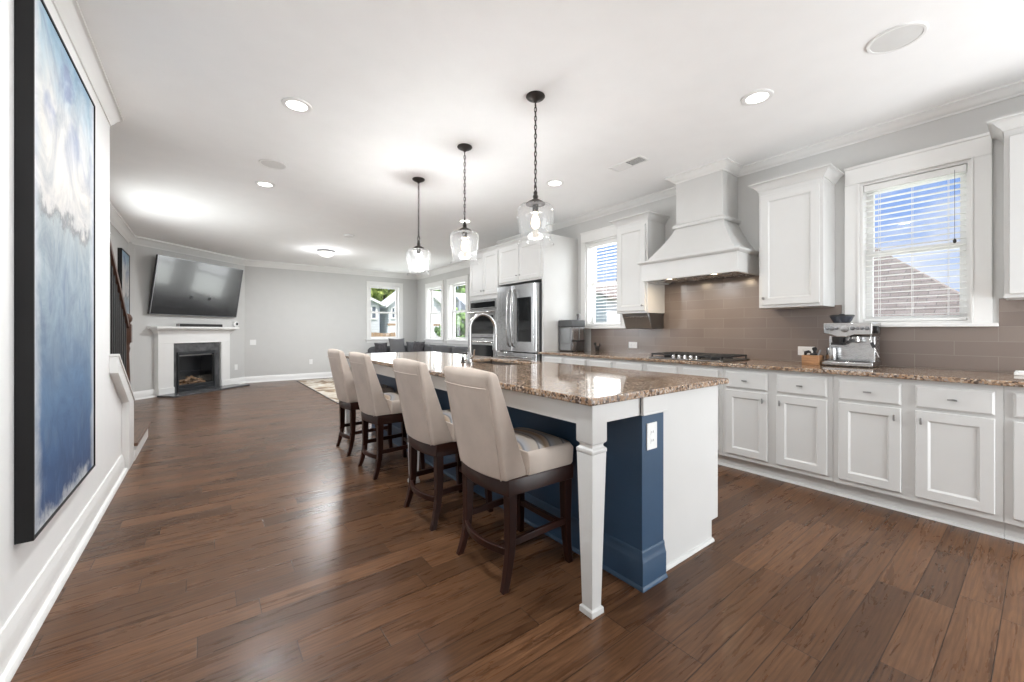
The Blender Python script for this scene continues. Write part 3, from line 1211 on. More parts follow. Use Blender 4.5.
t = thing('flush_light', 'white glass dome flush light on the living room ceiling', 'ceiling light', (1.93, 8.76, CEIL))
MB().lathe((1.93, 8.76, CEIL), [(0.165, 0), (0.168, -0.02), (0.155, -0.035), (0.148, -0.035)], 32).build('base', M['tv_edge'], t)
MB().lathe((1.93, 8.76, CEIL), [(0.150, -0.035), (0.140, -0.07), (0.105, -0.105), (0.055, -0.125), (0.0005, -0.131)], 32, caps=False).build('dome', M['dome'], t)
lamp('dome_lamp', 'POINT', (1.93, 8.76, CEIL - 0.28), 12, (0.96, 0.985, 1.0), t, 0.14)
lamp('dome_glow', 'AREA', (1.93, 8.76, CEIL - 0.14), 52, (0.96, 0.985, 1.0), t, 0.28)


def ceiling_speaker(x, y, r, label, name='ceiling_speaker', cat='speaker'):
    t = thing(name, label, cat, (x, y, CEIL))
    MB().lathe((x, y, CEIL), [(r * 0.86, -0.001), (r * 0.87, -0.009), (r * 0.97, -0.010), (r, -0.004), (r, 0)], 40, caps=False).build('rim', M['plate'], t)
    MB().lathe((x, y, CEIL), [(0.0005, -0.008), (r * 0.87, -0.006)], 40, caps=False).build('grille', M['grille'], t)


ceiling_speaker(3.045, 0.507, 0.125, 'round flush ceiling speaker with grey grille above the counter window')
ceiling_speaker(0.518, 4.53, 0.118, 'round flush ceiling speaker between two recessed lights over the walkway')
t = thing('smoke_detector', 'small white disc detector on the ceiling before the living room', 'smoke detector', (1.925, 7.11, CEIL))
MB().lathe((1.925, 7.11, CEIL), [(0.085, 0), (0.085, -0.012), (0.070, -0.030), (0.0005, -0.034)], 28, caps=False).build('cover', M['plate'], t)
MB().lathe((1.925, 7.11, CEIL), [(0.088, 0), (0.088, -0.006), (0.060, -0.006)], 28).build('mount', M['grille'], t)

t = thing('air_vent', 'white rectangular ceiling air vent with slotted grille near the hood', 'air vent', (3.265, 2.45, CEIL))
f = MB()
x0, x1, y0, y1, w = 3.185, 3.345, 2.265, 2.635, 0.018
f.box(x0, x1, y0, y0 + w, CEIL - 0.008, CEIL)
f.box(x0, x1, y1 - w, y1, CEIL - 0.008, CEIL)
f.box(x0, x0 + w, y0 + w, y1 - w, CEIL - 0.008, CEIL)
f.box(x1 - w, x1, y0 + w, y1 - w, CEIL - 0.008, CEIL)
f.box(x0 + w, x1 - w, 2.445, 2.457, CEIL - 0.008, CEIL)
f.build('frame', M['plate'], t, bevel=0.002)
MB().box(x0 + w, x1 - w, y0 + w, y1 - w, CEIL - 0.001, CEIL).build('duct', M['slot'], t)
for a, b_, s in ((y0 + w, 2.445, 1), (2.457, y1 - w, -1)):
    v = MB()
    y = a + 0.008
    while y < b_ - 0.006:
        v.loft([[(x, y - 0.007 * s, CEIL - 0.007), (x, y + 0.006 * s, CEIL - 0.002), (x, y + 0.0068 * s, CEIL - 0.003), (x, y - 0.0062 * s, CEIL - 0.008)] for x in (x0 + w, x1 - w)])
        y += 0.0135
    v.build('louvre', M['plate'], t)


# ---------------------------------------------------------------- pendants
def make_pendant():
    t = thing('pendant_light', 'glass bell pendant', 'pendant light', (0, 0, 0), 0, 'glass pendants over the island')
    MB().lathe((0, 0, 0), [(0.064, 0), (0.066, -0.006), (0.060, -0.014), (0.040, -0.026), (0.016, -0.034), (0.008, -0.046), (0.0005, -0.047)], 28).build('canopy', M['bronze'], t, local=True)
    ch = MB()
    z = -0.045
    i = 0
    step = 0.0305
    while z > -0.60:
        pts = []
        for k in range(14):
            a = 2 * PI * k / 14
            u, w = 0.0085 * math.cos(a), 0.020 * math.sin(a)
            pts.append((u, 0, z - 0.019 + w) if i % 2 == 0 else (0, u, z - 0.019 + w))
        ch.tube(pts, 0.0027, 6, True)
        z -= step
        i += 1
    ch.build('chain', M['bronze'], t, local=True)
    MB().tube([(0.004 * math.sin(q * 1.3), 0.004 * math.cos(q * 1.1), -0.04 - q * 0.03) for q in range(20)], 0.0018, 6).build('wire', M['black'], t, local=True)
    # ring, neck and cap
    rg = MB()
    rg.tube([(0.019 * math.cos(a), 0, -0.633 + 0.023 * math.sin(a)) for a in [2 * PI * k / 18 for k in range(18)]], 0.0038, 8, True)
    rg.build('ring', M['bronze'], t, local=True)
    MB().lathe((0, 0, 0), [(0.004, -0.652), (0.011, -0.658), (0.015, -0.668), (0.011, -0.678), (0.015, -0.684), (0.019, -0.695), (0.014, -0.706), (0.018, -0.712),
                           (0.034, -0.720), (0.056, -0.733), (0.066, -0.742), (0.066, -0.749), (0.020, -0.750), (0.020, -0.80), (0.0005, -0.80)], 28).build('cap', M['bronze'], t, local=True)
    g = [(0.052, -0.747), (0.085, -0.750), (0.108, -0.758), (0.122, -0.775), (0.127, -0.800), (0.125, -0.840), (0.118, -0.885), (0.110, -0.930), (0.106, -0.962), (0.107, -0.985), (0.115, -1.008), (0.128, -1.028)]
    MB().lathe((0, 0, 0), g, 40, caps=False).build('glass_shade', M['shade_glass'], t, local=True, angle=60)
    b = [(0.013, -0.80), (0.014, -0.825), (0.026, -0.85), (0.030, -0.875), (0.026, -0.898), (0.014, -0.912), (0.0005, -0.915)]
    MB().lathe((0, 0, 0), b, 20).build('bulb', M['bulb'], t, local=True)
    d = bpy.data.lights.new('pendant_bulb', 'POINT')
    d.energy = PENDANT_W
    d.color = (0.965, 0.985, 1.0)
    d.shadow_soft_size = 0.06
    o = bpy.data.objects.new('pendant_bulb', d)
    COL.objects.link(o)
    o.parent = t
    o.location = (0, 0, -0.90)
    return t


pend = make_pendant()
for i, (x, y, lab) in enumerate(((1.812, 2.13, 'nearest clear glass bell pendant over the near half of the island'),
                                 (1.814, 3.09, 'middle clear glass bell pendant hanging over the sink faucet'),
                                 (1.808, 4.045, 'farthest clear glass bell pendant over the far end of the island'))):
    o = pend if i == 0 else copy_tree(pend)
    o.location = (x, y, CEIL)
    o.rotation_euler = (0, 0, 0.5 + 0.7 * i)
    o['label'] = lab
    for ch in o.children:
        if ch.type == 'LIGHT':
            ch.data = ch.data.copy()
            ch.data.energy = PENDANT_W * (0.5, 1.1, 1.6)[i]


# ================================================================== cabinetry
def panel(mb, a0, a1, z0, z1, d0=0.0, th=0.02, st=0.055, rec=0.010, ch=0.012):
    """Recessed-panel door in the (a, d, z) frame, d towards the room."""
    d1 = d0 + th
    def ring(i, d):
        return [(a0 + i, d, z0 + i), (a1 - i, d, z0 + i), (a1 - i, d, z1 - i), (a0 + i, d, z1 - i)]
    mb.loft([ring(0, d0), ring(0, d1 - 0.003), ring(0.003, d1), ring(st, d1), ring(st + ch, d1 - rec)])


def slab(mb, a0, a1, z0, z1, d0=0.0, th=0.02, ch=0.010):
    d1 = d0 + th
    def ring(i, d):
        return [(a0 + i, d, z0 + i), (a1 - i, d, z0 + i), (a1 - i, d, z1 - i), (a0 + i, d, z1 - i)]
    mb.loft([ring(0, d0), ring(0, d1 - 0.006), ring(ch, d1)])


def pull(fn, a, z, d, parent, vertical, h=0.021, name='pull'):
    p = MB(fn)
    p.cyl((a, d, z), (a, d + 0.020, z), 0.0045, 0.0045, 10)
    w = 0.0055
    if vertical:
        p.box(a - w, a + w, d + 0.018, d + 0.027, z - h, z + h)
    else:
        p.box(a - h, a + h, d + 0.018, d + 0.027, z - w, z + w)
    return p.build(name, M['pewter'], parent, bevel=0.002)


XB = 3.57
bfn = lambda a, d, z: (XB - d, a, z)


def base_cabinet(y0, y1, label, low=False):
    t = thing('base_cabinet', label, 'cabinet', (XB, (y0 + y1) / 2, 0), 0, 'white base cabinets along the outer wall')
    b = MB()
    b.box(XB, WR - 0.011, y0 + 0.0008, y1 - 0.0008, 0.105, 0.8745)
    b.build('body', M['cab'], t, bevel=0.001, seg=1)
    k = MB()
    k.box(3.635, 3.70, y0 + 0.0008, y1 - 0.0008, 0.0, 0.105)
    k.prism([(3.635, 0.0), (3.616, 0.0), (3.617, 0.008), (3.624, 0.016), (3.635, 0.018)], y0 + 0.0008, y1 - 0.0008, 'y')
    k.build('toe_kick', M['cab'], t)
    m = (y0 + y1) / 2
    pairs = ((y0 + 0.032, m - 0.034), (m + 0.032, y1 - 0.034))
    for i, (a0, a1) in enumerate(pairs):
        q = MB(bfn)
        slab(q, a0, a1, 0.702, 0.838)
        dr = q.build('drawer', M['cab'], t, angle=18)
        pull(bfn, (a0 + a1) / 2, 0.770, 0.02, dr, False)
        q = MB(bfn)
        panel(q, a0, a1, 0.142, 0.682)
        do = q.build('door', M['cab'], t, angle=18)
        pull(bfn, a1 - 0.028 if i == 0 else a0 + 0.028, 0.622, 0.02, do, True)
    return t


ED = [-0.627, 0.149, 0.925, 1.701, 2.477, 3.253, 4.029]
for i, lab in enumerate(('white base cabinet at the near end of the counter, running out of view',
                         'white base cabinet in full view under the window and espresso machine',
                         'white base cabinet beside the island corner, just before the cooktop',
                         'white base cabinet directly under the gas cooktop',
                         'white base cabinet beyond the cooktop, under the wall outlet',
                         'white base cabinet under the grey countertop ice maker')):
    base_cabinet(ED[i], ED[i + 1], lab)

ct = MB()
ct.box(3.525, WR - 0.011, ED[0], 4.085, 0.875, 0.905)
o = ct.build('wall_countertop', M['granite'], bevel=0.006, seg=3)
tag(o, 'long brown speckled granite countertop on the white wall cabinets', 'countertop')


# upper cabinets
def upper_cabinet(y0, y1, xf, label, knob, doors=1, light=False, zb=1.385, zt=2.47):
    t = thing('wall_cabinet', label, 'cabinet', (xf, (y0 + y1) / 2, zb), 0, 'white upper cabinets on the outer wall')
    b = MB()
    b.box(xf, WR - 0.001, y0, y1, zb, zt)
    b.build('body', M['cab'], t, bevel=0.0015, seg=1)
    fn = lambda a, d, z: (xf - d, a, z)
    n = doors
    w = (y1 - y0) / n
    for i in range(n):
        q = MB(fn)
        panel(q, y0 + w * i + 0.022, y0 + w * (i + 1) - 0.022, zb + 0.025, zt - 0.085, st=0.058)
        do = q.build('door', M['cab'], t, angle=18)
        a = y0 + w * i + 0.05 if (knob == 'near' or (n == 2 and i == 1)) else y0 + w * (i + 1) - 0.05
        kn_ = MB(fn)
        kn_.cyl((a, 0.02, zb + 0.085), (a, 0.036, zb + 0.085), 0.006, 0.006, 10)
        kn_.sphere((a, 0.042, zb + 0.085), 0.013, 8, 1, 0.7, 1)
        kn_.build('knob', M['pewter'], do)
    prof = [(0, -0.072), (0.008, -0.072), (0.011, -0.058), (0.022, -0.048), (0.038, -0.026), (0.056, -0.014), (0.066, -0.012), (0.066, 0), (0, 0)]
    c = MB().sweep(prof, [(WR - 0.001, y0), (xf, y0), (xf, y1), (WR - 0.001, y1)], zt + 0.030, 1)
    c.build('crown', M['cab'], t)
    if light:
        MB().box(xf + 0.03, xf + 0.10, y0 + 0.06, y0 + 0.50, zb - 0.032, zb - 0.0005).build('light_bar', M['plate'], t, bevel=0.004)
    return t


upper_cabinet(1.095, 1.572, 3.98, 'white upper cabinet between the range hood and the counter window', 'far')
upper_cabinet(2.697, 3.125, 3.935, 'white upper cabinet on the far side of the hood, above the steel dispenser', 'near')
upper_cabinet(-0.62, 0.167, 3.98, 'white upper cabinet past the counter window, cut by the picture edge', 'near', 2, True)

# ---------------------------------------------------------------- range hood
t = thing('range_hood', 'white painted wooden range hood with chimney above the cooktop', 'range hood', (WR, 2.13, 1.71))
b = MB()
b.box(CHX, WR - 0.001, CHY0, CHY1, 2.27, CEIL - 0.001)
b.build('chimney', M['cab'], t, bevel=0.002, seg=1)
prof = [(0, -0.02), (0.022, -0.02), (0.030, -0.010), (0.030, 0.006), (0.018, 0.016), (0.008, 0.026), (0, 0.026)]
MB().sweep(prof, [(WR - 0.001, CHY0), (CHX, CHY0), (CHX, CHY1), (WR - 0.001, CHY1)], 2.275, 1).build('chimney_moulding', M['cab'], t)
BY0, BY1, BX = 1.672, 2.672, 3.785
rings = []
for i in range(13):
    s = i / 12
    e = s ** 1.25
    xf = CHX - (CHX - BX - 0.02) * e
    ya = CHY0 - (CHY0 - BY0 - 0.02) * e
    yb = CHY1 + (BY1 - 0.02 - CHY1) * e
    z = 2.27 - (2.27 - 1.915) * s
    rings.append([(xf, ya, z), (WR - 0.001, ya, z), (WR - 0.001, yb, z), (xf, yb, z)])
MB().loft(rings).build('canopy', M['cab'], t)
b = MB()
w = 0.03
b.box(BX, BX + w, BY0, BY1, 1.715, 1.915)
b.box(BX + w, WR - 0.011, BY0, BY0 + w, 1.715, 1.915)
b.box(BX + w, WR - 0.011, BY1 - w, BY1, 1.715, 1.915)
b.box(BX + w, WR - 0.011, BY0 + w, BY1 - w, 1.80, 1.84)
b.build('band', M['cab'], t, bevel=0.003)
prof = [(0, -0.022), (0.012, -0.022), (0.028, -0.010), (0.034, -0.004), (0.034, 0.010), (0, 0.012)]
MB().sweep(prof, [(WR - 0.011, BY0), (BX, BY0), (BX, BY1), (WR - 0.011, BY1)], 1.918, 1).build('band_moulding', M['cab'], t)
ln = MB()
ln.box(BX + w + 0.003, WR - 0.015, BY0 + w + 0.003, BY1 - w - 0.003, 1.726, 1.80)
for k in range(2):
    yy = BY0 + 0.12 + k * 0.39
    ln.box(BX + 0.14, WR - 0.10, yy, yy + 0.37, 1.720, 1.726)
ln.build('liner', M['steel'], t, bevel=0.003)
for yy in (1.93, 2.40):
    MB().lathe((3.87, yy, 1.7245), [(0.0005, 0), (0.032, 0), (0.032, 0.002)], 20, caps=False).build('hood_lamp', M['hood_lamp'], t)
    lamp('hood_spot', 'AREA', (3.87, yy, 1.716), 2.0, (1.0, 0.78, 0.52), t, 0.06)

# ---------------------------------------------------------------- cooktop
t = thing('gas_cooktop', 'black gas cooktop with cast iron grates set in the wall counter', 'cooktop', (3.88, 2.13, ZC))
CY0, CY1, CX0, CX1 = 1.712, 2.462, 3.60, 4.13
MB().box(CX0, CX1, CY0, CY1, ZC + 0.0005, ZC + 0.012).build('cooktop_plate', M['steel_dark'], t, bevel=0.004)
for i in range(3):
    g = MB()
    a0 = CY0 + 0.015 + i * 0.241
    a1 = a0 + 0.237
    xx0 = CX0 + (0.10 if i == 1 else 0.03)
    xx1 = CX1 - 0.02
    z0, z1 = ZC + 0.034, ZC + 0.050
    g.box(xx0, xx1, a0, a0 + 0.014, z0, z1)
    g.box(xx0, xx1, a1 - 0.014, a1, z0, z1)
    g.box(xx0, xx0 + 0.014, a0, a1, z0, z1)
    g.box(xx1 - 0.014, xx1, a0, a1, z0, z1)
    g.box(xx0, xx1, (a0 + a1) / 2 - 0.006, (a0 + a1) / 2 + 0.006, z0 + 0.002, z1 + 0.002)
    for q in (0.25, 0.5, 0.75):
        xq = xx0 + (xx1 - xx0) * q
        g.box(xq - 0.006, xq + 0.006, a0, a1, z0 + 0.002, z1 + 0.002)
    for xq in (xx0, xx1 - 0.014):
        for aq in (a0, a1 - 0.014):
            g.box(xq, xq + 0.014, aq, aq + 0.014, ZC + 0.010, z0)
    g.build('grate', M['iron'], t, bevel=0.002, seg=1)
for (xq, yq, r) in ((3.74, 1.845, 0.042), (4.00, 1.845, 0.036), (3.92, 2.087, 0.052), (3.74, 2.328, 0.036), (4.00, 2.328, 0.042)):
    MB().lathe((xq, yq, ZC + 0.011), [(r, 0), (r, 0.010), (r * 0.8, 0.012), (r * 0.8, 0.019), (r * 0.7, 0.022), (0.0005, 0.022)], 22).build('burner', M['iron'], t)
for k in range(5):
    yq = 2.087 + (k - 2) * 0.060
    MB().lathe((3.645, yq, ZC + 0.011), [(0.022, 0), (0.021, 0.004), (0.018, 0.006), (0.016, 0.030), (0.014, 0.033), (0.0005, 0.033)], 18).build('knob', M['chrome'], t)

# ---------------------------------------------------------------- tall cabinets, fridge, ovens
XT = 3.62
tfn = lambda a, d, z: (XT - d, a, z)
FY0, FY1 = 4.125, 5.085         # fridge recess
t = thing('fridge_cabinet', 'white tall fridge surround with side panel and doors above the fridge', 'cabinet', (XT, 4.6, 0))
b = MB()
b.box(XT, WR - 0.001, 4.088, FY0, 0.0, 2.46)
b.build('side_panel', M['cab'], t, bevel=0.0015, seg=1)
b = MB()
b.box(XT, WR - 0.001, FY0 + 0.0005, FY1 + 0.03, 1.885, 2.46)
b.build('upper_body', M['cab'], t, bevel=0.001, seg=1)
for i, (a0, a1) in enumerate(((FY0 + 0.015, 4.603), (4.612, FY1 + 0.01))):
    q = MB(tfn)
    panel(q, a0, a1, 1.912, 2.435)
    do = q.build('door', M['cab'], t, angle=18)
    a = a1 - 0.035 if i == 0 else a0 + 0.035
    k = MB(tfn)
    k.cyl((a, 0.02, 1.985), (a, 0.034, 1.985), 0.005, 0.005, 8)
    k.sphere((a, 0.040, 1.985), 0.012, 8, 1, 0.7, 1)
    k.build('knob', M['pewter'], do)
prof = [(0, -0.05), (0.010, -0.05), (0.014, -0.035), (0.030, -0.018), (0.045, -0.012), (0.045, 0), (0, 0)]
tprof = prof
MB().sweep(prof, [(XT, 4.088), (XT, 5.116)], 2.505, 1).build('crown', M['cab'], t)
MB().box(XT, WR - 0.001, 4.088, 5.116, 2.461, 2.505).build('top_board', M['cab'], t)

t = thing('oven_cabinet', 'white tall cabinet tower holding the wall ovens beside the fridge', 'cabinet', (XT, 5.55, 0))
OY0, OY1 = 5.117, 5.985
b = MB()
b.box(XT, WR - 0.001, OY0, OY0 + 0.045, 0.0, 2.46)
b.box(XT, WR - 0.001, OY1 - 0.045, OY1, 0.0, 2.46)
b.box(XT, WR - 0.001, OY0 + 0.045, OY1 - 0.045, 1.695, 2.46)
b.box(XT, WR - 0.001, OY0 + 0.045, OY1 - 0.045, 0.0, 0.50)
b.build('body', M['cab'], t, bevel=0.001, seg=1)
m = (OY0 + OY1) / 2
for i, (a0, a1) in enumerate(((OY0 + 0.02, m - 0.005), (m + 0.005, OY1 - 0.02))):
    q = MB(tfn)
    panel(q, a0, a1, 1.765, 2.435)
    do = q.build('door', M['cab'], t, angle=18)
    a = a1 - 0.035 if i == 0 else a0 + 0.035
    k = MB(tfn)
    k.cyl((a, 0.02, 1.835), (a, 0.034, 1.835), 0.005, 0.005, 8)
    k.sphere((a, 0.040, 1.835), 0.012, 8, 1, 0.7, 1)
    k.build('knob', M['pewter'], do)
MB().sweep(tprof, [(XT, OY0), (XT, OY1)], 2.505, 1).build('crown', M['cab'], t)
MB().box(XT, WR - 0.001, OY0, OY1, 2.461, 2.505).build('top_board', M['cab'], t)
q = MB(tfn)
slab(q, OY0 + 0.02, OY1 - 0.02, 0.13, 0.48)
q.build('drawer', M['cab'], t, angle=18)

# double wall oven
t = thing('wall_oven', 'stainless double wall oven with black glass in the tall cabinet', 'oven', (XT, 5.55, 0.5))
VY0, VY1 = OY0 + 0.047, OY1 - 0.047
MB(tfn).box(VY0, VY1, -0.5, 0.0, 0.502, 1.693).build('body', M['steel_dark'], t)
MB(tfn).box(VY0, VY1, 0.0, 0.030, 1.545, 1.690).build('control_panel', M['steel'], t, bevel=0.003)
cpn = MB(tfn)
cpn.box(VY0 + 0.03, VY1 - 0.03, 0.030, 0.033, 1.560, 1.650)
cpo = cpn.build('display', M['black_glass'], t)
for z0, z1, nme in ((1.075, 1.535, 'upper_door'), (0.515, 1.060, 'lower_door')):
    d = MB(tfn)
    d.box(VY0, VY1, 0.0, 0.035, z0, z1)
    do = d.build(nme, M['steel'], t, bevel=0.004)
    MB(tfn).box(VY0 + 0.07, VY1 - 0.07, 0.035, 0.038, z0 + 0.06, z1 - 0.105).build('oven_window', M['black_glass'], do)
    hd = MB(tfn)
    hd.cyl((VY0 + 0.04, 0.085, z1 - 0.05), (VY1 - 0.04, 0.085, z1 - 0.05), 0.013, 0.013, 12)
    for a in (VY0 + 0.08, VY1 - 0.08):
        hd.cyl((a, 0.034, z1 - 0.05), (a, 0.080, z1 - 0.05), 0.009, 0.009, 10)
    hd.build('handle', M['chrome'], do)

# fridge
t = thing('refrigerator', 'stainless french door refrigerator with a dark glass panel in one door', 'refrigerator', (3.53, 4.6, 0))
GY0, GY1 = 4.150, 5.062
MB().box(3.60, 4.25, GY0, GY1, 0.03, 1.835).build('body', M['fridge_side'], t, bevel=0.004)
SEAM = 4.655


def bowed(a0, a1, z0, z1, r0, r1):
    """Door skin whose edges round back towards the body."""
    pts = [(0.0, a0)]
    for q in range(7):
        a = PI / 2 * q / 6
        pts.append((0.075 - 0.035 * (1 - math.sin(a)) * r0, a0 + 0.035 * (1 - math.cos(a))))
    for q in range(6, -1, -1):
        a = PI / 2 * q / 6
        pts.append((0.075 - 0.035 * (1 - math.sin(a)) * r1, a1 - 0.035 * (1 - math.cos(a))))
    pts.append((0.0, a1))
    mb = MB(lambda d, a, z: (3.60 - d, a, z))
    mb.prism(pts, z0, z1, 'z')
    return mb


ffn = lambda a, d, z: (3.525 - d, a, z)
for a0, a1, nme, hs in ((GY0, SEAM - 0.003, 'door', 1), (SEAM + 0.003, GY1, 'door', -1)):
    do = bowed(a0, a1, 0.885, 1.835, 1.0, 0.3) if hs == 1 else bowed(a0, a1, 0.885, 1.835, 0.3, 1.0)
    do = do.build(nme, M['steel'], t, bevel=0.003, angle=30)
    a = a1 - 0.045 if hs == 1 else a0 + 0.045
    hd = MB(ffn)
    hd.tube([(a, -0.002, 0.955), (a, 0.030, 0.965), (a, 0.052, 1.02), (a, 0.066, 1.2), (a, 0.070, 1.36), (a, 0.066, 1.52), (a, 0.052, 1.70), (a, 0.030, 1.755), (a, -0.002, 1.765)], 0.0125, 12)
    hd.build('handle', M['chrome'], do, angle=60)
    if hs == 1:
        MB(ffn).box(a0 + 0.085, a1 - 0.105, -0.001, 0.004, 1.03, 1.65).build('glass_panel', M['black_glass'], do, bevel=0.004)
for z0, z1 in ((0.46, 0.872), (0.07, 0.45)):
    do = bowed(GY0, GY1, z0, z1, 1, 1).build('freezer_drawer', M['steel'], t, bevel=0.003, angle=30)
    hd = MB(ffn)
    z = z1 - 0.06
    hd.tube([(GY0 + 0.08, -0.002, z), (GY0 + 0.09, 0.035, z), (GY0 + 0.14, 0.052, z), (GY1 - 0.14, 0.052, z), (GY1 - 0.09, 0.035, z), (GY1 - 0.08, -0.002, z)], 0.012, 10)
    hd.build('handle', M['chrome'], do, angle=60)
kk = MB()
for yq in (GY0 + 0.08, GY1 - 0.08):
    for xq in (3.66, 4.18):
        kk.cyl((xq, yq, 0.0), (xq, yq, 0.03), 0.02, 0.02, 10)
kk.build('foot', M['black'], t)


# ================================================================== island
IX0, IX1 = 1.765, 2.345
IY0, IY1 = 1.143, 4.84
t = thing('kitchen_island', 'long kitchen island with white cabinets, navy back and square white legs', 'kitchen island', (1.8, 3.0, 0))
b = MB()
KX0, KX1, KY0, KY1 = 1.835, 2.255, 2.545, 3.315       # well for the sink
b.prism([(IX0, 0), (IX1 - 0.07, 0), (IX1 - 0.07, 0.113), (IX1, 0.113), (IX1, 0.879), (IX0, 0.879)], IY0, KY0, 'y')
b.prism([(IX0, 0), (IX1 - 0.07, 0), (IX1 - 0.07, 0.113), (IX1, 0.113), (IX1, 0.879), (IX0, 0.879)], KY1, IY1, 'y')
b.prism([(IX0, 0), (IX1 - 0.07, 0), (IX1 - 0.07, 0.113), (IX1, 0.113), (IX1, 0.879), (KX1, 0.879), (KX1, 0.66), (KX0, 0.66), (KX0, 0.879), (IX0, 0.879)], KY0, KY1, 'y')
b.build('body', M['cab'], t, bevel=0.0015, seg=1)
q = MB().prism([(0, 0), (0.014, 0), (0.013, 0.007), (0.007, 0.014), (0, 0.016)], 0, 1, 'x')
sh = MB()
sh.prism([(IY0, 0), (IY0 - 0.014, 0), (IY0 - 0.013, 0.008), (IY0 - 0.007, 0.015), (IY0, 0.017)], IX0, IX1 - 0.066, 'x')
sh.build('base_shoe', M['cab'], t)
ifn = lambda a, d, z: (IX1 + d, a, z)
w = (IY1 - IY0) / 6
for i in range(6):
    a0, a1 = IY0 + i * w + 0.02, IY0 + (i + 1) * w - 0.02
    q = MB(ifn)
    slab(q, a0, a1, 0.71, 0.85)
    dr = q.build('drawer', M['cab'], t, angle=18)
    pull(ifn, (a0 + a1) / 2, 0.78, 0.02, dr, False)
    q = MB(ifn)
    panel(q, a0, a1, 0.15, 0.69)
    do = q.build('door', M['cab'], t, angle=18)
    pull(ifn, a1 - 0.03 if i % 2 == 0 else a0 + 0.03, 0.63, 0.02, do, True)
# navy knee wall
NX0, NX1, NY0, NY1 = 1.592, 1.7645, 1.120, 4.86
b = MB()
b.box(NX0, NX1, NY0, NY1, 0.0, 0.879)
nb = b.build('navy_panel', M['navy'], t, bevel=0.0015, seg=1)
nb['label'] = 'navy blue painted back panel'
prof = [(0, 0), (0.022, 0), (0.021, 0.008), (0.016, 0.016), (0.014, 0.018), (0.014, 0.120), (0.011, 0.128), (0.008, 0.140), (0.006, 0.150), (0.0055, 0.162), (0.003, 0.170), (0, 0.172)]
o = MB().sweep(prof, [(NX1, NY0), (NX0, NY0), (NX0, NY1), (NX1, NY1)], 0.0, -1 if False else 1).build('navy_base', M['navy'], t)
o['label'] = 'navy blue base moulding'
cpb = MB()
cpb.box(NX0 - 0.012, NX1 + 0.004, NY0 - 0.016, NY0 - 0.0005, 0.795, 0.879)
cpb.box(NX0 - 0.014, NX1 + 0.006, NY0 - 0.020, NY0 - 0.0005, 0.795, 0.803)
cpb.build('capital', M['cab'], t, bevel=0.002)
# apron
LX, LYS = 1.290, (1.158, 2.985, 4.80)
ap = MB()
hw = 0.0455
ap.box(LX - 0.036, LX - 0.014, LYS[0] + hw, LYS[1] - hw, 0.787, 0.879)
ap.box(LX - 0.036, LX - 0.014, LYS[1] + hw, LYS[2] - hw, 0.787, 0.879)
ap.box(LX + hw, NX0 - 0.012, LYS[0] - 0.036, LYS[0] - 0.014, 0.795, 0.879)
ap.box(LX + hw, NX0 - 0.012, LYS[2] + 0.014, LYS[2] + 0.036, 0.795, 0.879)
ap.build('apron', M['cab'], t, bevel=0.002)


def square(c, r, z):
    return [(c[0] - r, c[1] - r, z), (c[0] + r, c[1] - r, z), (c[0] + r, c[1] + r, z), (c[0] - r, c[1] + r, z)]


for ly in LYS:
    c = (LX + 0.004, ly)
    l = MB()
    prof = [(0.0455, 0.879), (0.0455, 0.722), (0.043, 0.716), (0.037, 0.712), (0.035, 0.704), (0.037, 0.697), (0.0445, 0.692), (0.0455, 0.687), (0.0455, 0.678), (0.0425, 0.674), (0.0435, 0.668),
            (0.0285, 0.040), (0.0285, 0.030), (0.036, 0.024), (0.037, 0.0)]
    l.loft([square(c, r, z) for r, z in prof])
    l.build('leg', M['cab'], t, bevel=0.0015, seg=1)

# island countertop with the sink cut out
SX0, SX1, SY0, SY1 = 1.85, 2.24, 2.56, 3.30
TX0, TX1, TY0, TY1 = 1.222, 2.372, 1.092, 4.935
ct = MB()
z0, z1 = 0.880, 0.911
outer = [(TX0, TY0), (TX1, TY0), (TX1, TY1), (TX0, TY1)]
hole = [(SX0, SY0), (SX1, SY0), (SX1, SY1), (SX0, SY1)]
vs = [(x, y, z) for z in (z0, z1) for x, y in outer + hole]
fs = []
for i in range(4):
    k = (i + 1) % 4
    fs += [(8 + i, 8 + k, 12 + k, 12 + i), (k, i, 4 + i, 4 + k), (i, k, 8 + k, 8 + i), (4 + k, 4 + i, 12 + i, 12 + k)]
ct.add(vs, fs)
o = ct.build('island_countertop', M['granite'], bevel=0.006, seg=3)
tag(o, 'polished brown speckled granite countertop of the kitchen island', 'countertop')

t = thing('kitchen_sink', 'undermount steel sink basin set in the island countertop', 'sink', ((SX0 + SX1) / 2, (SY0 + SY1) / 2, 0.68))
k = MB()
w = 0.006
ex = 0.012
k.box(SX0 - ex, SX1 + ex, SY0 - ex, SY1 + ex, 0.68, 0.686)
k.box(SX0 - ex, SX0 - ex + w, SY0 - ex, SY1 + ex, 0.686, 0.8795)
k.box(SX1 + ex - w, SX1 + ex, SY0 - ex, SY1 + ex, 0.686, 0.8795)
k.box(SX0 - ex + w, SX1 + ex - w, SY0 - ex, SY0 - ex + w, 0.686, 0.8795)
k.box(SX0 - ex + w, SX1 + ex - w, SY1 + ex - w, SY1 + ex, 0.686, 0.8795)
k.build('basin', M['sink'], t)
MB().lathe(((SX0 + SX1) / 2, (SY0 + SY1) / 2, 0.686), [(0.055, 0.0), (0.055, 0.004), (0.03, 0.002), (0.0005, 0.001)], 20).build('drain', M['chrome'], t)

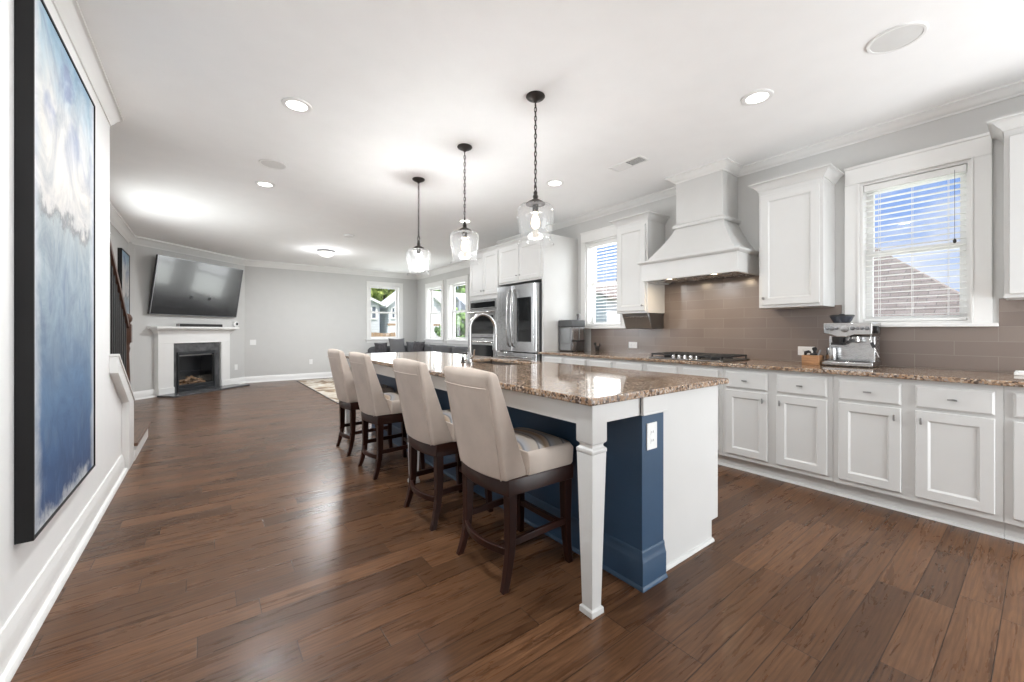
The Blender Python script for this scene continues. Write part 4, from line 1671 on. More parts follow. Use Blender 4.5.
# faucet
FX, FYY = 1.722, 2.855
t = thing('faucet', 'tall chrome gooseneck pull-down faucet on the island', 'faucet', (FX, FYY, 0.911))
MB().lathe((FX, FYY, 0.9112), [(0.034, 0), (0.034, 0.006), (0.025, 0.014), (0.023, 0.070), (0.018, 0.082), (0.0155, 0.10)], 24).build('base', M['chrome'], t)
R = 0.128
zt = 1.335 - R - 0.013
pts = [(FX, FYY, 1.005)] + [(FX, FYY, 1.005 + (zt - 1.005) * i / 4) for i in range(1, 4)]
for i in range(17):
    a = PI * i / 16
    pts.append((FX + R - R * math.cos(a), FYY, zt + R * math.sin(a)))
pts += [(FX + 2 * R, FYY, zt - 0.04)]
MB().tube(pts, 0.0135, 16).build('spout', M['chrome'], t, angle=60)
MB().lathe((FX + 2 * R, FYY, zt), [(0.0145, -0.035), (0.018, -0.045), (0.020, -0.09), (0.023, -0.15), (0.023, -0.175), (0.0005, -0.175)], 20).build('spray_head', M['chrome'], t)
h = MB().tube([(FX, FYY - 0.02, 0.962), (FX, FYY - 0.045, 0.966), (FX, FYY - 0.065, 0.985), (FX, FYY - 0.075, 1.03)], [0.012, 0.010, 0.008, 0.007], 12)
h.build('lever', M['chrome'], t, angle=60)
t = thing('soap_pump', 'dark soap pump standing beside the island sink', 'soap dispenser', (1.755, 3.02, 0.911))
MB().lathe((1.755, 3.02, 0.9112), [(0.022, 0), (0.022, 0.005), (0.014, 0.010), (0.011, 0.045), (0.0005, 0.046)], 18).build('body', M['bronze'], t)
MB().tube([(1.755, 3.02, 0.955), (1.755, 3.02, 0.985), (1.770, 3.02, 0.992), (1.815, 3.02, 0.985)], 0.0065, 10).build('spout', M['bronze'], t)

# outlet on the navy end
def outlet_parts(t, fn, a, z, w, h, n=2, vertical=True, d=0.006):
    MB(fn).box(a - w / 2, a + w / 2, 0.0005, d, z - h / 2, z + h / 2).build('cover_plate', M['plate'], t, bevel=0.002)
    for i in range(n):
        o = (i - (n - 1) / 2) * 0.040
        ca, cz = (a, z + o) if vertical else (a + o, z)
        rr = MB(fn)
        rr.box(ca - 0.016, ca + 0.016, d - 0.001, d + 0.0015, cz - 0.014, cz + 0.014)
        so = rr.build('socket', M['plate'], t, bevel=0.001, seg=1)
        ss = MB(fn)
        for s in (-0.006, 0.006):
            if vertical:
                ss.box(ca + s - 0.001, ca + s + 0.001, d + 0.0014, d + 0.002, cz - 0.005, cz + 0.005)
            else:
                ss.box(ca - 0.005, ca + 0.005, d + 0.0014, d + 0.002, cz + s - 0.001, cz + s + 0.001)
        ss.build('slot', M['slot'], so)


t = thing('wall_outlet', 'white electrical outlet on the navy end of the island', 'outlet', (1.66, NY0, 0.69))
outlet_parts(t, lambda a, d, z: (a, NY0 - d, z), 1.663, 0.690, 0.078, 0.124)
sfn = lambda a, d, z: (bx0 - d, a, z)
t = thing('wall_outlet', 'white outlet on the tiles between the cooktop and the ice maker', 'outlet', (bx0, 3.14, 1.0))
outlet_parts(t, sfn, 3.135, 1.004, 0.125, 0.078, 2, False)
t = thing('wall_outlet', 'white outlet on the tiles behind the wooden knock box', 'outlet', (bx0, 1.29, 1.0))
outlet_parts(t, sfn, 1.30, 1.002, 0.125, 0.078, 2, False)
t = thing('wall_outlet', 'white outlet low on the far living room wall', 'outlet', (2.0, YF, 0.4))
outlet_parts(t, lambda a, d, z: (a, YF - d, z), 2.07, 0.42, 0.075, 0.12)
t = thing('light_switch', 'white switch plate on the far wall beside the fireplace', 'light switch', (0.9, YF, 1.0))
MB(lambda a, d, z: (a, YF - d, z)).box(0.80, 0.92, 0.0005, 0.006, 0.86, 0.98).build('cover_plate', M['plate'], t, bevel=0.002)
MB(lambda a, d, z: (a, YF - d, z)).box(0.845, 0.875, 0.006, 0.010, 0.885, 0.955).build('rocker', M['plate'], t, bevel=0.001)


# ================================================================== stools
def make_stool():
    """Faces +x (the island); origin on the floor under the middle."""
    t = thing('counter_stool', 'stool', 'stool', (0, 0, 0), 0, 'upholstered stools along the island')
    # legs
    for sx in (-1, 1):
        for sy in (-1, 1):
            l = MB()
            rings = []
            for z in [0.0, 0.04, 0.09, 0.15, 0.22, 0.30, 0.38, 0.46]:
                q = max(0.0, 1 - z / 0.24)
                if sx < 0:
                    cx = -0.185 - 0.045 * q * q
                else:
                    cx = 0.170 + 0.012 * q * q
                cy = sy * (0.188 + 0.012 * q * q)
                r = 0.0150 + 0.0080 * min(1, z / 0.36)
                rings.append(square((cx, cy), r, z))
            l.loft(rings)
            l.build('leg', M['espresso'], t, local=True, bevel=0.003, angle=60)
    # seat rail: curved at the back
    def rail_ring(z, e):
        pts = []
        for i in range(13):
            s = -1 + 2 * i / 12
            pts.append((-0.212 - 0.030 * (1 - s * s) - e, s * (0.212 + e), z))
        pts += [(0.20 + e, 0.215 + e, z), (0.20 + e, -0.215 - e, z)]
        return pts
    r = MB()
    r.loft([rail_ring(0.428, 0.0), rail_ring(0.492, 0.0), rail_ring(0.502, -0.006)])
    r.build('seat_rail', M['espresso'], t, local=True, bevel=0.002)
    # stretchers
    for sy in (-1, 1):
        st = MB()
        st.loft([[(x, sy * 0.192 + dy, z + dz) for dy, dz in ((-0.009, -0.016), (0.009, -0.016), (0.009, 0.016), (-0.009, 0.016))] for x, z in ((-0.19, 0.205), (0.165, 0.215))])
        st.build('side_stretcher', M['espresso'], t, local=True, bevel=0.002)
    fb = MB()
    rings = []
    for i in range(13):
        s = -1 + 2 * i / 12
        cx = -0.195 - 0.045 * (1 - s * s)
        rings.append([(cx - 0.010, s * 0.185, 0.150), (cx + 0.010, s * 0.185, 0.150), (cx + 0.010, s * 0.185, 0.182), (cx - 0.010, s * 0.185, 0.182)])
    fb.loft(rings)
    fb.build('rear_stretcher', M['espresso'], t, local=True, bevel=0.002)
    ff = MB().box(0.158, 0.182, -0.18, 0.18, 0.165, 0.197)
    ff.build('foot_rail', M['espresso'], t, local=True, bevel=0.003)
    # seat cushion
    def seat_ring(z, e, front):
        pts = []
        for i in range(9):
            s = -1 + 2 * i / 8
            pts.append((-0.10 - e * 0, s * (0.222 - e), z))
        n = 13
        for i in range(n):
            s = 1 - 2 * i / (n - 1)
            x = front - e - 0.035 * abs(s) ** 6
            pts.append((x, s * (0.222 - e), z))
        return pts
    s = MB()
    s.loft([seat_ring(0.503, 0.004, 0.215), seat_ring(0.515, 0.0, 0.222), seat_ring(0.590, -0.002, 0.224), seat_ring(0.606, 0.006, 0.222), seat_ring(0.612, 0.016, 0.220)])
    so = s.build('seat', M['fabric'], t, local=True, bevel=0.004, angle=50)
    s2 = MB()
    NXg, NYg = 14, 12
    top, bot = [], []
    for i in range(NXg + 1):
        for j in range(NYg + 1):
            u, w = i / NXg, -1 + 2 * j / NYg
            x = -0.095 + u * (0.297 - 0.03 * abs(w) ** 6)
            z = 0.612 + 0.022 * (1 - (2 * u - 1) ** 4) * (1 - w ** 4)
            top.append((x, w * 0.204, z))
    fs = []
    for i in range(NXg):
        for j in range(NYg):
            a = i * (NYg + 1) + j
            fs.append((a, a + 1, a + NYg + 2, a + NYg + 1))
    s2.add(top, fs)
    sc = s2.build('seat_top', M['stripes'], t, local=True)
    sc['label'] = 'striped tan and grey seat top'
    # backrest: a wrapped shell, thick where it meets the seat
    def back_ring(z, h):
        """h: 0 bottom .. 1 top"""
        hw = 0.206 + 0.016 * min(1, h * 2.2) - 0.004 * h
        xb = -0.222 - 0.094 * h
        bow = 0.036 - 0.008 * h
        th = 0.140 - 0.088 * min(1, max(0, (h - 0.0)) ** 0.8)
        pts = []
        n = 16
        for i in range(n + 1):           # outer (rear) face
            s = -1 + 2 * i / n
            pts.append((xb - bow * (1 - abs(s) ** 2.2), s * hw, z))
        for i in range(n + 1):           # inner (front) face
            s = 1 - 2 * i / n
            side = abs(s) ** 8
            pts.append((xb + th * (0.72 + 0.28 * side) - (bow * 0.55) * (1 - s * s), s * (hw - 0.004), z))
        return pts
    b = MB()
    rings = []
    Z0, Z1 = 0.497, 0.968
    K = 14
    for i in range(K + 1):
        h = i / K
        rings.append(back_ring(Z0 + (Z1 - Z0) * h, h))
    # rounded top
    last = rings[-1]
    cx = sum(p[0] for p in last) / len(last)
    for q in range(1, 7):
        an = PI / 2 * q / 6
        sc_ = 0.18 + 0.82 * math.cos(an)
        rings.append([(cx - 0.004 * q / 6 + (p[0] - cx) * sc_, p[1] * (1 - 0.075 * (1 - math.cos(an))), p[2] + 0.030 * math.sin(an) + 0.010 * (1 - (p[1] / 0.22) ** 2) * q / 6) for p in last])
    b.loft(rings)
    bo = b.build('backrest', M['fabric'], t, local=True, angle=75, bevel=0.010, seg=3)
    # welt cords
    w = MB()
    for sgn in (1, 15):
        w.tube([tuple(Vector(back_ring(Z0 + (Z1 - Z0) * h, h)[sgn])) for h in [i / 12 for i in range(13)]], 0.0035, 6)
    w.tube([(p[0] - 0.001, p[1], p[2] - 0.045) for p in back_ring(Z1, 1.0)[1:16]], 0.0028, 6)
    w.build('piping', M['fabric'], bo, local=True, angle=60)
    return t


st0 = make_stool()
for i, (y, dx, rz, lab) in enumerate(((1.68, 0.0, 0.0, 'beige upholstered counter stool nearest the front, beside the island corner leg'),
                                      (2.40, 0.0, 0.0, 'beige upholstered counter stool second from the front of the island'),
                                      (3.43, 0.0, 0.0, 'beige upholstered counter stool third from the front, just past the middle leg'),
                                      (4.185, 0.0, 0.0, 'beige upholstered counter stool farthest back at the island, nearest the rug'))):
    o = st0 if i == 0 else copy_tree(st0)
    o.location = (1.302 + dx, y, 0)
    o.rotation_euler = (0, 0, rz)
    o['label'] = lab


# ================================================================== on the counter
Z = ZC + 0.0005
t = thing('espresso_machine', 'stainless espresso machine with dark bean hopper on the counter by the window', 'espresso machine', (4.03, 0.935, Z))
EX, E0, E1 = 3.93, 0.785, 1.082
b = MB()
b.box(EX + 0.12, 4.20, E0 + 0.006, E1 - 0.006, Z + 0.035, 1.14)
b.build('body', M['steel'], t, bevel=0.006)
b = MB()
b.prism([(E0, 1.150), (E0 + 0.10, 1.150), (E0 + 0.15, 1.132), (E0 + 0.21, 1.132), (E1 - 0.04, 1.152), (E1, 1.160), (E1, 1.243), (E0, 1.243)], EX, 4.205, 'x')
hd = b.build('head', M['chrome'], t, bevel=0.006)
b = MB()
b.prism([(EX - 0.015, Z + 0.006), (4.205, Z + 0.006), (4.205, Z + 0.042), (EX - 0.005, Z + 0.042), (EX - 0.015, Z + 0.034)], E0 - 0.006, E1 + 0.008, 'y')
b.build('drip_tray', M['chrome'], t, bevel=0.005)
b = MB()
b.box(EX + 0.01, 4.19, E0 + 0.02, E1 - 0.02, Z, Z + 0.006)
b.build('foot', M['black'], t)
for i in range(6):
    b = MB().box(EX + 0.005 + i * 0.019, EX + 0.014 + i * 0.019, E0 + 0.03, E1 - 0.02, Z + 0.0425, Z + 0.0445)
    b.build('tray_bar', M['steel_dark'], t)
b = MB()
b.lathe((4.08, 1.0, 1.2435), [(0.052, 0), (0.056, 0.010), (0.064, 0.020), (0.074, 0.045), (0.076, 0.052)], 28)
b.build('bean_hopper', M['hopper'], t)
MB().lathe((4.08, 1.0, 1.2955), [(0.080, 0), (0.081, 0.008), (0.076, 0.014), (0.02, 0.016), (0.016, 0.022), (0.0005, 0.022)], 28).build('hopper_lid', M['black'], t)
hf = lambda a, d, z: (EX - d, a, z)
g = MB().lathe((EX, 0.945, 1.196), [(0.026, 0), (0.026, -0.006), (0.022, -0.008), (0.0005, -0.008)], 24, axis='x')
g.build('gauge', M['pewter'], hd)
for yy, r in ((1.052, 0.013), (1.025, 0.017), (0.995, 0.011), (0.898, 0.015), (0.868, 0.012), (0.842, 0.012), (0.812, 0.015)):
    MB().lathe((EX, yy, 1.200), [(r, 0), (r * 0.95, -0.010), (r * 0.6, -0.012), (0.0005, -0.012)], 18, axis='x').build('button', M['steel_dark'], hd)
b = MB()
b.lathe((3.985, 1.005, 1.085), [(0.028, 0.0), (0.034, 0.012), (0.034, 0.050), (0.0005, 0.051)], 22)
b.box(3.965, 4.055, 0.965, 1.040, 1.070, 1.090)
b.build('grinder_cradle', M['black'], t)
MB().lathe((3.985, 0.895, 1.090), [(0.0005, 0), (0.026, 0), (0.036, 0.010), (0.037, 0.028), (0.031, 0.030), (0.031, 0.046), (0.0005, 0.047)], 24).build('group_head', M['chrome'], t)
b = MB()
b.tube([(3.955, 0.895, 1.108), (3.90, 0.90, 1.103), (3.84, 0.905, 1.094)], [0.010, 0.013, 0.011], 12)
b.build('portafilter_handle', M['black'], t)
b = MB()
b.lathe((3.99, 1.045, Z + 0.0445), [(0.0005, 0), (0.036, 0), (0.038, 0.004), (0.034, 0.07), (0.033, 0.095), (0.030, 0.095), (0.031, 0.01), (0.0005, 0.008)], 24)
b.build('milk_jug', M['chrome'], t)
b = MB()
b.tube([(3.965, 0.800, 1.145), (3.955, 0.792, 1.10), (3.945, 0.775, 1.055), (3.93, 0.752, 1.005), (3.925, 0.745, 0.985)], [0.007, 0.006, 0.006, 0.006, 0.004], 10)
b.build('steam_wand', M['chrome'], t)
b = MB().cyl((3.952, 0.790, 1.092), (3.945, 0.776, 1.058), 0.012, 0.012, 12)
b.build('wand_grip', M['black'], t)
MB().lathe((4.03, E0, 1.19), [(0.030, 0), (0.030, -0.016), (0.026, -0.020), (0.0005, -0.020)], 20, axis='y').build('steam_dial', M['black'], t)

t = thing('knock_box', 'honey wood box holding black coffee tools beside the espresso machine', 'knock box', (3.95, 1.16, Z))
b = MB()
bx = (3.885, 4.015, 1.100, 1.215)
w = 0.012
b.box(bx[0], bx[1], bx[2], bx[3], Z, Z + 0.010)
b.box(bx[0], bx[0] + w, bx[2], bx[3], Z + 0.010, Z + 0.078)
b.box(bx[1] - w, bx[1], bx[2], bx[3], Z + 0.010, Z + 0.078)
b.box(bx[0] + w, bx[1] - w, bx[2], bx[2] + w, Z + 0.010, Z + 0.078)
b.box(bx[0] + w, bx[1] - w, bx[3] - w, bx[3], Z + 0.010, Z + 0.078)
b.build('box', M['box_wood'], t, bevel=0.003)
b = MB().box(bx[0] + 0.02, bx[1] - 0.02, bx[2] + 0.02, bx[3] - 0.02, Z + 0.020, Z + 0.074)
b.build('liner', M['black'], t, bevel=0.006)
t = thing('coffee_tamper', 'black coffee tamper lying on top of the wooden box', 'tamper', (3.95, 1.15, Z + 0.079))
b = MB()
b.lathe((3.95, 1.145, Z + 0.0785), [(0.030, 0), (0.031, 0.004), (0.029, 0.013), (0.012, 0.018), (0.010, 0.030), (0.016, 0.044), (0.018, 0.055), (0.010, 0.064), (0.0005, 0.065)], 22)
b.build('tamper', M['black'], t)
b = MB()
b.tube([(3.905, 1.195, Z + 0.085), (3.93, 1.20, Z + 0.100), (3.955, 1.19, Z + 0.105), (3.99, 1.185, Z + 0.098)], [0.010, 0.012, 0.010, 0.007], 12)
o = b.build('portafilter', M['black'])
tag(o, 'black portafilter handle across the wooden box, behind the tamper', 'portafilter')
b = MB().loft([[(3.918, 1.095 + dy, Z + 0.0785), (3.930, 1.095 + dy, Z + 0.0785), (3.926, 1.078 + dy, Z + 0.125), (3.918, 1.078 + dy, Z + 0.125)] for dy in (0.012, 0.024)])
o = b.build('coffee_scoop', M['chrome'])
tag(o, 'small bright metal scoop leaning on the wooden box near the machine', 'scoop')

t = thing('ice_maker', 'grey and steel countertop ice maker with dark lid next to the fridge panel', 'ice maker', (3.99, 3.93, Z))
I0, I1, J0, J1 = 3.875, 4.13, 3.815, 4.065
b = MB().box(I0, I1, J0, J1, Z + 0.008, 1.235)
b.build('body', M['steel_dark'], t, bevel=0.010)
MB().box(I0 - 0.004, I1 + 0.004, J0 - 0.004, J1 + 0.004, 1.2355, 1.328).build('lid', M['fridge_side'], t, bevel=0.008)
MB().box(I0 - 0.003, I0, J0 + 0.035, J1 - 0.045, 1.02, 1.215).build('front_window', M['tank'], t, bevel=0.001, seg=1)
MB().box(I0 - 0.005, I0, J0 + 0.03, J1 - 0.04, 0.92, 1.00).build('drawer', M['tank'], t, bevel=0.002)
for x0, x1, z0, z1 in ((I0 + 0.02, I0 + 0.13, 1.06, 1.225), (I0 + 0.15, I1 - 0.02, 1.06, 1.225), (I0 + 0.02, I0 + 0.10, 0.915, 1.035)):
    MB().box(x0, x1, J0 - 0.004, J0, z0, z1).build('side_plate', M['chrome'], t, bevel=0.002)
MB().box(I0 - 0.002, I1 - 0.01, J0 - 0.006, J0, 1.038, 1.056).build('trim_band', M['black'], t)
MB().lathe((4.03, 3.84, 1.3282), [(0.021, 0), (0.020, 0.05), (0.024, 0.058), (0.024, 0.085), (0.0005, 0.087)], 20).build('filler_cap', M['steel_dark'], t)
MB().box(I0 + 0.01, I1 - 0.01, J0 + 0.01, J1 - 0.01, Z, Z + 0.008).build('foot', M['black'], t)

t = thing('figurine', 'tiny dark figurine on the counter between the ice maker and the outlet', 'figurine', (4.17, 3.63, Z))
b = MB()
b.sphere((4.17, 3.63, Z + 0.055), 0.030, 10, 0.8, 1.25, 0.9)
b.sphere((4.165, 3.665, Z + 0.105), 0.019, 8)
b.tube([(4.17, 3.655, Z + 0.065), (4.167, 3.663, Z + 0.10)], [0.018, 0.012], 10)
b.tube([(4.17, 3.605, Z + 0.06), (4.17, 3.585, Z + 0.085), (4.17, 3.588, Z + 0.11)], [0.012, 0.009, 0.005], 8)
for dy in (-0.016, 0.016):
    for dx in (-0.010, 0.010):
        b.cyl((4.17 + dx, 3.63 + dy, Z), (4.17 + dx, 3.63 + dy, Z + 0.045), 0.006, 0.008, 8)
b.build('body', M['bronze'], t)

t = thing('towel_dispenser', 'brushed metal dispenser mounted below the upper cabinet beside the hood', 'dispenser', (4.0, 2.885, 1.2))
b = MB()
b.prism([(3.965, 1.384), (4.265, 1.384), (4.265, 1.215), (4.06, 1.205), (4.035, 1.215)], 2.705, 3.065, 'y')
b.build('housing', M['steel_dark'], t, bevel=0.006)
b = MB()
b.prism([(3.955, 1.3835), (3.964, 1.3835), (4.034, 1.214), (4.026, 1.210)], 2.708, 3.062, 'y')
fp = b.build('front_flap', M['pewter'], t, bevel=0.003)
b = MB()
b.prism([(3.948, 1.345), (3.978, 1.338), (3.982, 1.330), (3.952, 1.336)], 2.72, 3.05, 'y')
b.build('lip', M['steel'], fp, bevel=0.002)

t = thing('serving_tray', 'thin white tray at the near end of the counter, cut by the picture edge', 'tray', (4.05, -0.05, Z))
b = MB()
b.box(3.99, 4.22, -0.22, 0.128, Z, Z + 0.006)
b.build('base', M['plate'], t, bevel=0.002)
b = MB()
b.box(3.99, 4.22, 0.116, 0.128, Z + 0.006, Z + 0.018)
b.box(3.99, 4.22, -0.22, -0.208, Z + 0.006, Z + 0.018)
b.box(3.99, 4.002, -0.208, 0.116, Z + 0.006, Z + 0.018)
b.box(4.208, 4.22, -0.208, 0.116, Z + 0.006, Z + 0.018)
b.build('rim', M['plate'], t, bevel=0.002)


# ================================================================== pictures on the walls
def picture(name, label, xw, th, y0, y1, z0, z1, mat, lip, fr, parts=True):
    t = thing(name, label, 'painting', (xw, (y0 + y1) / 2, (z0 + z1) / 2))
    f = MB()
    x0, x1 = xw + 0.001, xw + th
    f.box(x0, x1, y0, y0 + lip, z0, z1)
    f.box(x0, x1, y1 - lip, y1, z0, z1)
    f.box(x0, x1, y0 + lip, y1 - lip, z0, z0 + lip)
    f.box(x0, x1, y0 + lip, y1 - lip, z1 - lip, z1)
    f.build('frame', fr, t, bevel=0.001, seg=1)
    c = MB().box(x0, x1 - 0.006, y0 + lip, y1 - lip, z0 + lip, z1 - lip)
    me = c.build('canvas', mat, t)
    # keep the canvas in room coordinates so that its pattern follows its own height
    me.matrix_parent_inverse = Matrix.Identity(4)
    return t, me


def painting_abs(mat, t):
    """Shift the pattern so that it reads the room height from the thing's own origin."""
    nt = mat.node_tree
    tc = [n for n in nt.nodes if n.type == 'TEX_COORD'][0]
    mp = nt.nodes.new('ShaderNodeMapping')
    mp.inputs['Location'].default_value = t.location
    links = [(l.to_socket) for l in nt.links if l.from_node == tc]
    for s in links:
        nt.links.new(mp.outputs[0], s)
    nt.links.new(tc.outputs['Object'], mp.inputs[0])


t, c = picture('large_painting', 'tall blue and cream abstract painting in a thin dark frame by the walkway', WL, 0.050, 2.315, 3.385, 0.385, 2.506, M['painting'], 0.010, M['frame'])
painting_abs(M['painting'], t)
t, c = picture('small_painting', 'dark framed blue painting far off beyond the stair railing', WLL, 0.050, 8.33, 9.12, 1.40, 2.42, M['painting_small'], 0.018, M['frame'])
painting_abs(M['painting_small'], t)

# ---------------------------------------------------------------- stair railing
t = thing('stair_railing', 'dark wood stair railing with a turned newel post and black balusters', 'railing', (-0.66, 5.7, 0.166))
NYP, RX = 5.74, -0.66
nw = MB()
nw.loft([square((RX, NYP), r, z) for r, z in ((0.046, 0.166), (0.046, 0.42))])
nw.lathe((RX, NYP, 0), [(0.045, 0.42), (0.030, 0.45), (0.038, 0.50), (0.032, 0.75), (0.026, 0.95), (0.034, 1.00), (0.028, 1.03), (0.036, 1.06)], 20)
nw.loft([square((RX, NYP), r, z) for r, z in ((0.042, 1.06), (0.044, 1.07), (0.044, 1.24), (0.034, 1.26))])
nw.lathe((RX, NYP, 0), [(0.028, 1.255), (0.048, 1.285), (0.052, 1.315), (0.040, 1.345), (0.022, 1.36), (0.0005, 1.365)], 20)
nw.build('newel_post', M['rail_wood'], t, bevel=0.002)
rz = lambda y: 1.235 + (5.70 - y) * 0.66
h = MB()
h.loft([[(RX - 0.03, y, rz(y) - 0.03), (RX + 0.03, y, rz(y) - 0.03), (RX + 0.034, y, rz(y)), (RX + 0.022, y, rz(y) + 0.026), (RX - 0.022, y, rz(y) + 0.026), (RX - 0.034, y, rz(y))] for y in (5.70, 4.22)])
h.build('handrail', M['rail_wood'], t, bevel=0.002)
y = 5.62
while y > 4.26:
    zb_ = 0.166 if y > 5.0 else kz(y) + 0.021
    b = MB()
    b.loft([square((RX, y), 0.015, zb_), square((RX, y), 0.015, rz(y) - 0.028)])
    b.build('baluster', M['baluster'], t)
    y -= 0.105

# ================================================================== fireplace corner
FROT = math.atan2(ay, ax)
FL = (ANG0[0], ANG0[1], 0)
t = thing('fireplace', 'white mantel fireplace with grey slate surround and black gas insert in the angled corner', 'fireplace', FL, FROT)
b = MB()
for a0, a1 in ((0.33, 0.61), (1.62, 1.83)):
    b.box(a0, a1, -0.085, -0.001, 0.0, 0.95)
b.box(0.33, 1.83, -0.085, -0.001, 0.95, 1.17)
for a0, a1 in ((0.325, 0.615), (1.615, 1.835)):
    b.box(a0, a1, -0.10, -0.085, 0.0, 0.14)
b.box(0.61, 1.62, -0.092, -0.085, 0.95, 0.965)
b.build('surround', M['trim'], t, local=True, bevel=0.003)
prof = [(0, -0.10), (0.012, -0.10), (0.018, -0.08), (0.035, -0.06), (0.065, -0.025), (0.080, -0.018), (0.080, 0), (0, 0)]
mo = MB().sweep(prof, [(0.33, -0.001), (0.33, -0.085), (1.83, -0.085), (1.83, -0.001)], 1.225, -1)
mo.box(0.33, 1.83, -0.085, -0.001, 1.17, 1.225)
mo.build('cornice', M['trim'], t, local=True)
MB().box(0.215, 1.95, -0.205, -0.001, 1.225, 1.262).build('mantel_shelf', M['trim'], t, local=True, bevel=0.005)
s = MB()
s.box(0.61, 0.70, -0.045, -0.001, 0.03, 0.95)
s.box(1.50, 1.62, -0.045, -0.001, 0.03, 0.95)
s.box(0.70, 1.50, -0.045, -0.001, 0.78, 0.95)
s.build('slate_surround', M['slate'], t, local=True, bevel=0.002)
h = MB()
h.box(0.29, 1.95, -0.46, -0.101, 0.0, 0.030)
h.box(0.615, 1.615, -0.101, -0.001, 0.0, 0.030)
h.build('hearth', M['slate'], t, local=True, bevel=0.003)
f = MB()
f.box(0.70, 0.735, -0.065, -0.001, 0.032, 0.78)
f.box(1.465, 1.50, -0.065, -0.001, 0.032, 0.78)
f.box(0.735, 1.465, -0.065, -0.001, 0.725, 0.78)
f.box(0.735, 1.465, -0.065, -0.001, 0.032, 0.085)
f.box(0.735, 1.465, -0.060, -0.040, 0.145, 0.155)
f.box(0.735, 1.465, -0.058, -0.035, 0.088, 0.143)
f.build('insert_frame', M['firebox'], t, local=True, bevel=0.003)
s = MB()
for a0, a1, z0, z1 in ((0.737, 1.463, 0.700, 0.708), (0.737, 0.745, 0.158, 0.700), (1.455, 1.463, 0.158, 0.700)):
    s.box(a0, a1, -0.050, -0.040, z0, z1)
s.build('silver_edge', M['pewter'], t, local=True)
MB().box(0.746, 1.454, -0.038, -0.034, 0.158, 0.699).build('glass_front', M['glass'], t, local=True)
fb = MB()
fb.box(0.7375, 1.4625, 0.25, 0.26, 0.055, 0.695)
fb.box(0.73, 0.7375, 0.0, 0.26, 0.055, 0.695)
fb.box(1.4625, 1.47, 0.0, 0.26, 0.055, 0.695)
fb.box(0.7375, 1.4625, 0.0, 0.25, 0.055, 0.075)
fb.box(0.7375, 1.4625, 0.0, 0.25, 0.69, 0.695)
fb.build('firebox', M['firebox'], t, local=True)
for (p0, p1, r) in (((0.84, 0.10, 0.13), (1.36, 0.06, 0.14), 0.045), ((0.88, 0.17, 0.19), (1.33, 0.16, 0.18), 0.045), ((0.92, 0.04, 0.20), (1.18, 0.16, 0.26), 0.034), ((1.30, 0.05, 0.19), (1.06, 0.15, 0.27), 0.032), ((0.99, 0.03, 0.15), (1.26, 0.02, 0.19), 0.026)):
    g = MB()
    P0, P1 = Vector(p0), Vector(p1)
    g.tube([P0.lerp(P1, q / 6) + Vector((0, 0, 0.008 * math.sin(q * 2.1))) for q in range(7)], [r * (0.85 + 0.15 * math.sin(q * 1.7 + r * 90)) for q in range(7)], 12)
    g.build('log', M['log'], t, local=True)

b = thing('sound_bar', 'long slim black sound bar lying on the white mantel under the television', 'sound bar', FL, FROT)
MB().box(0.66, 1.57, -0.165, -0.085, 1.2630, 1.318).build('body', M['black'], b, local=True, bevel=0.008)
MB().box(0.672, 1.558, -0.168, -0.165, 1.270, 1.311).build('grille', M['iron'], b, local=True)
for a in (0.655, 1.57):
    MB().box(a - 0.004 if a < 1 else a - 0.001, a + 0.005, -0.163, -0.087, 1.2632, 1.316).build('end_cap', M['pewter'], b, local=True, bevel=0.002)
b = thing('wall_camera', 'small white device with a dark face beside the end of the mantel', 'camera', FL, FROT)
MB().lathe((2.03, -0.001, 1.325), [(0.06, 0), (0.065, -0.01), (0.065, -0.05), (0.045, -0.07), (0.0005, -0.075)], 24, axis='y').build('body', M['plate'], b, local=True)
MB().lathe((2.02, -0.068, 1.335), [(0.030, 0.0), (0.030, -0.012), (0.0005, -0.014)], 18, axis='y').build('lens', M['black'], b, local=True)
b = thing('wall_outlet', 'white outlet low on the angled wall beside the fireplace', 'outlet', FL, FROT)
MB().box(2.03, 2.11, -0.007, -0.0005, 0.32, 0.44).build('cover_plate', M['plate'], b, local=True, bevel=0.002)
for zz in (0.36, 0.40):
    MB().box(2.054, 2.086, -0.0085, -0.007, zz - 0.014, zz + 0.014).build('socket', M['plate'], b, local=True)

# television: tilted down on its mount
t = thing('television', 'large flat television tilted forward on the wall above the mantel', 'television', FL, FROT)
tz0, tz1, td0, td1 = 1.475, 2.515, -0.075, -0.255
tl = math.hypot(tz1 - tz0, td1 - td0)
uy, uz = (td1 - td0) / tl, (tz1 - tz0) / tl
tvf = lambda a, d, h: (a, td0 + uy * h - uz * d, tz0 + uz * h + uy * d)     # d towards the viewer, h up the screen
A0, A1 = 0.19, 2.005
b = MB(tvf).box(A0, A1, -0.045, -0.006, 0.0, tl)
b.build('case', M['black'], t, local=True, bevel=0.006)
b = MB(tvf)
b.box(A0, A1, -0.006, 0.002, 0.0, 0.012)
b.box(A0, A1, -0.006, 0.002, tl - 0.010, tl)
b.box(A0, A0 + 0.010, -0.006, 0.002, 0.012, tl - 0.010)
b.box(A1 - 0.010, A1, -0.006, 0.002, 0.012, tl - 0.010)
b.build('bezel', M['tv_edge'], t, local=True)
MB(tvf).box(A0 + 0.010, A1 - 0.010, -0.006, -0.001, 0.012, tl - 0.010).build('screen', M['screen'], t, local=True)
b = MB()
b.box(0.80, 1.40, -0.030, -0.001, 1.75, 2.25)
b.box(0.88, 0.93, -0.14, -0.030, 1.80, 2.20)
b.box(1.27, 1.32, -0.14, -0.030, 1.80, 2.20)
b.build('wall_mount', M['black'], t, local=True)

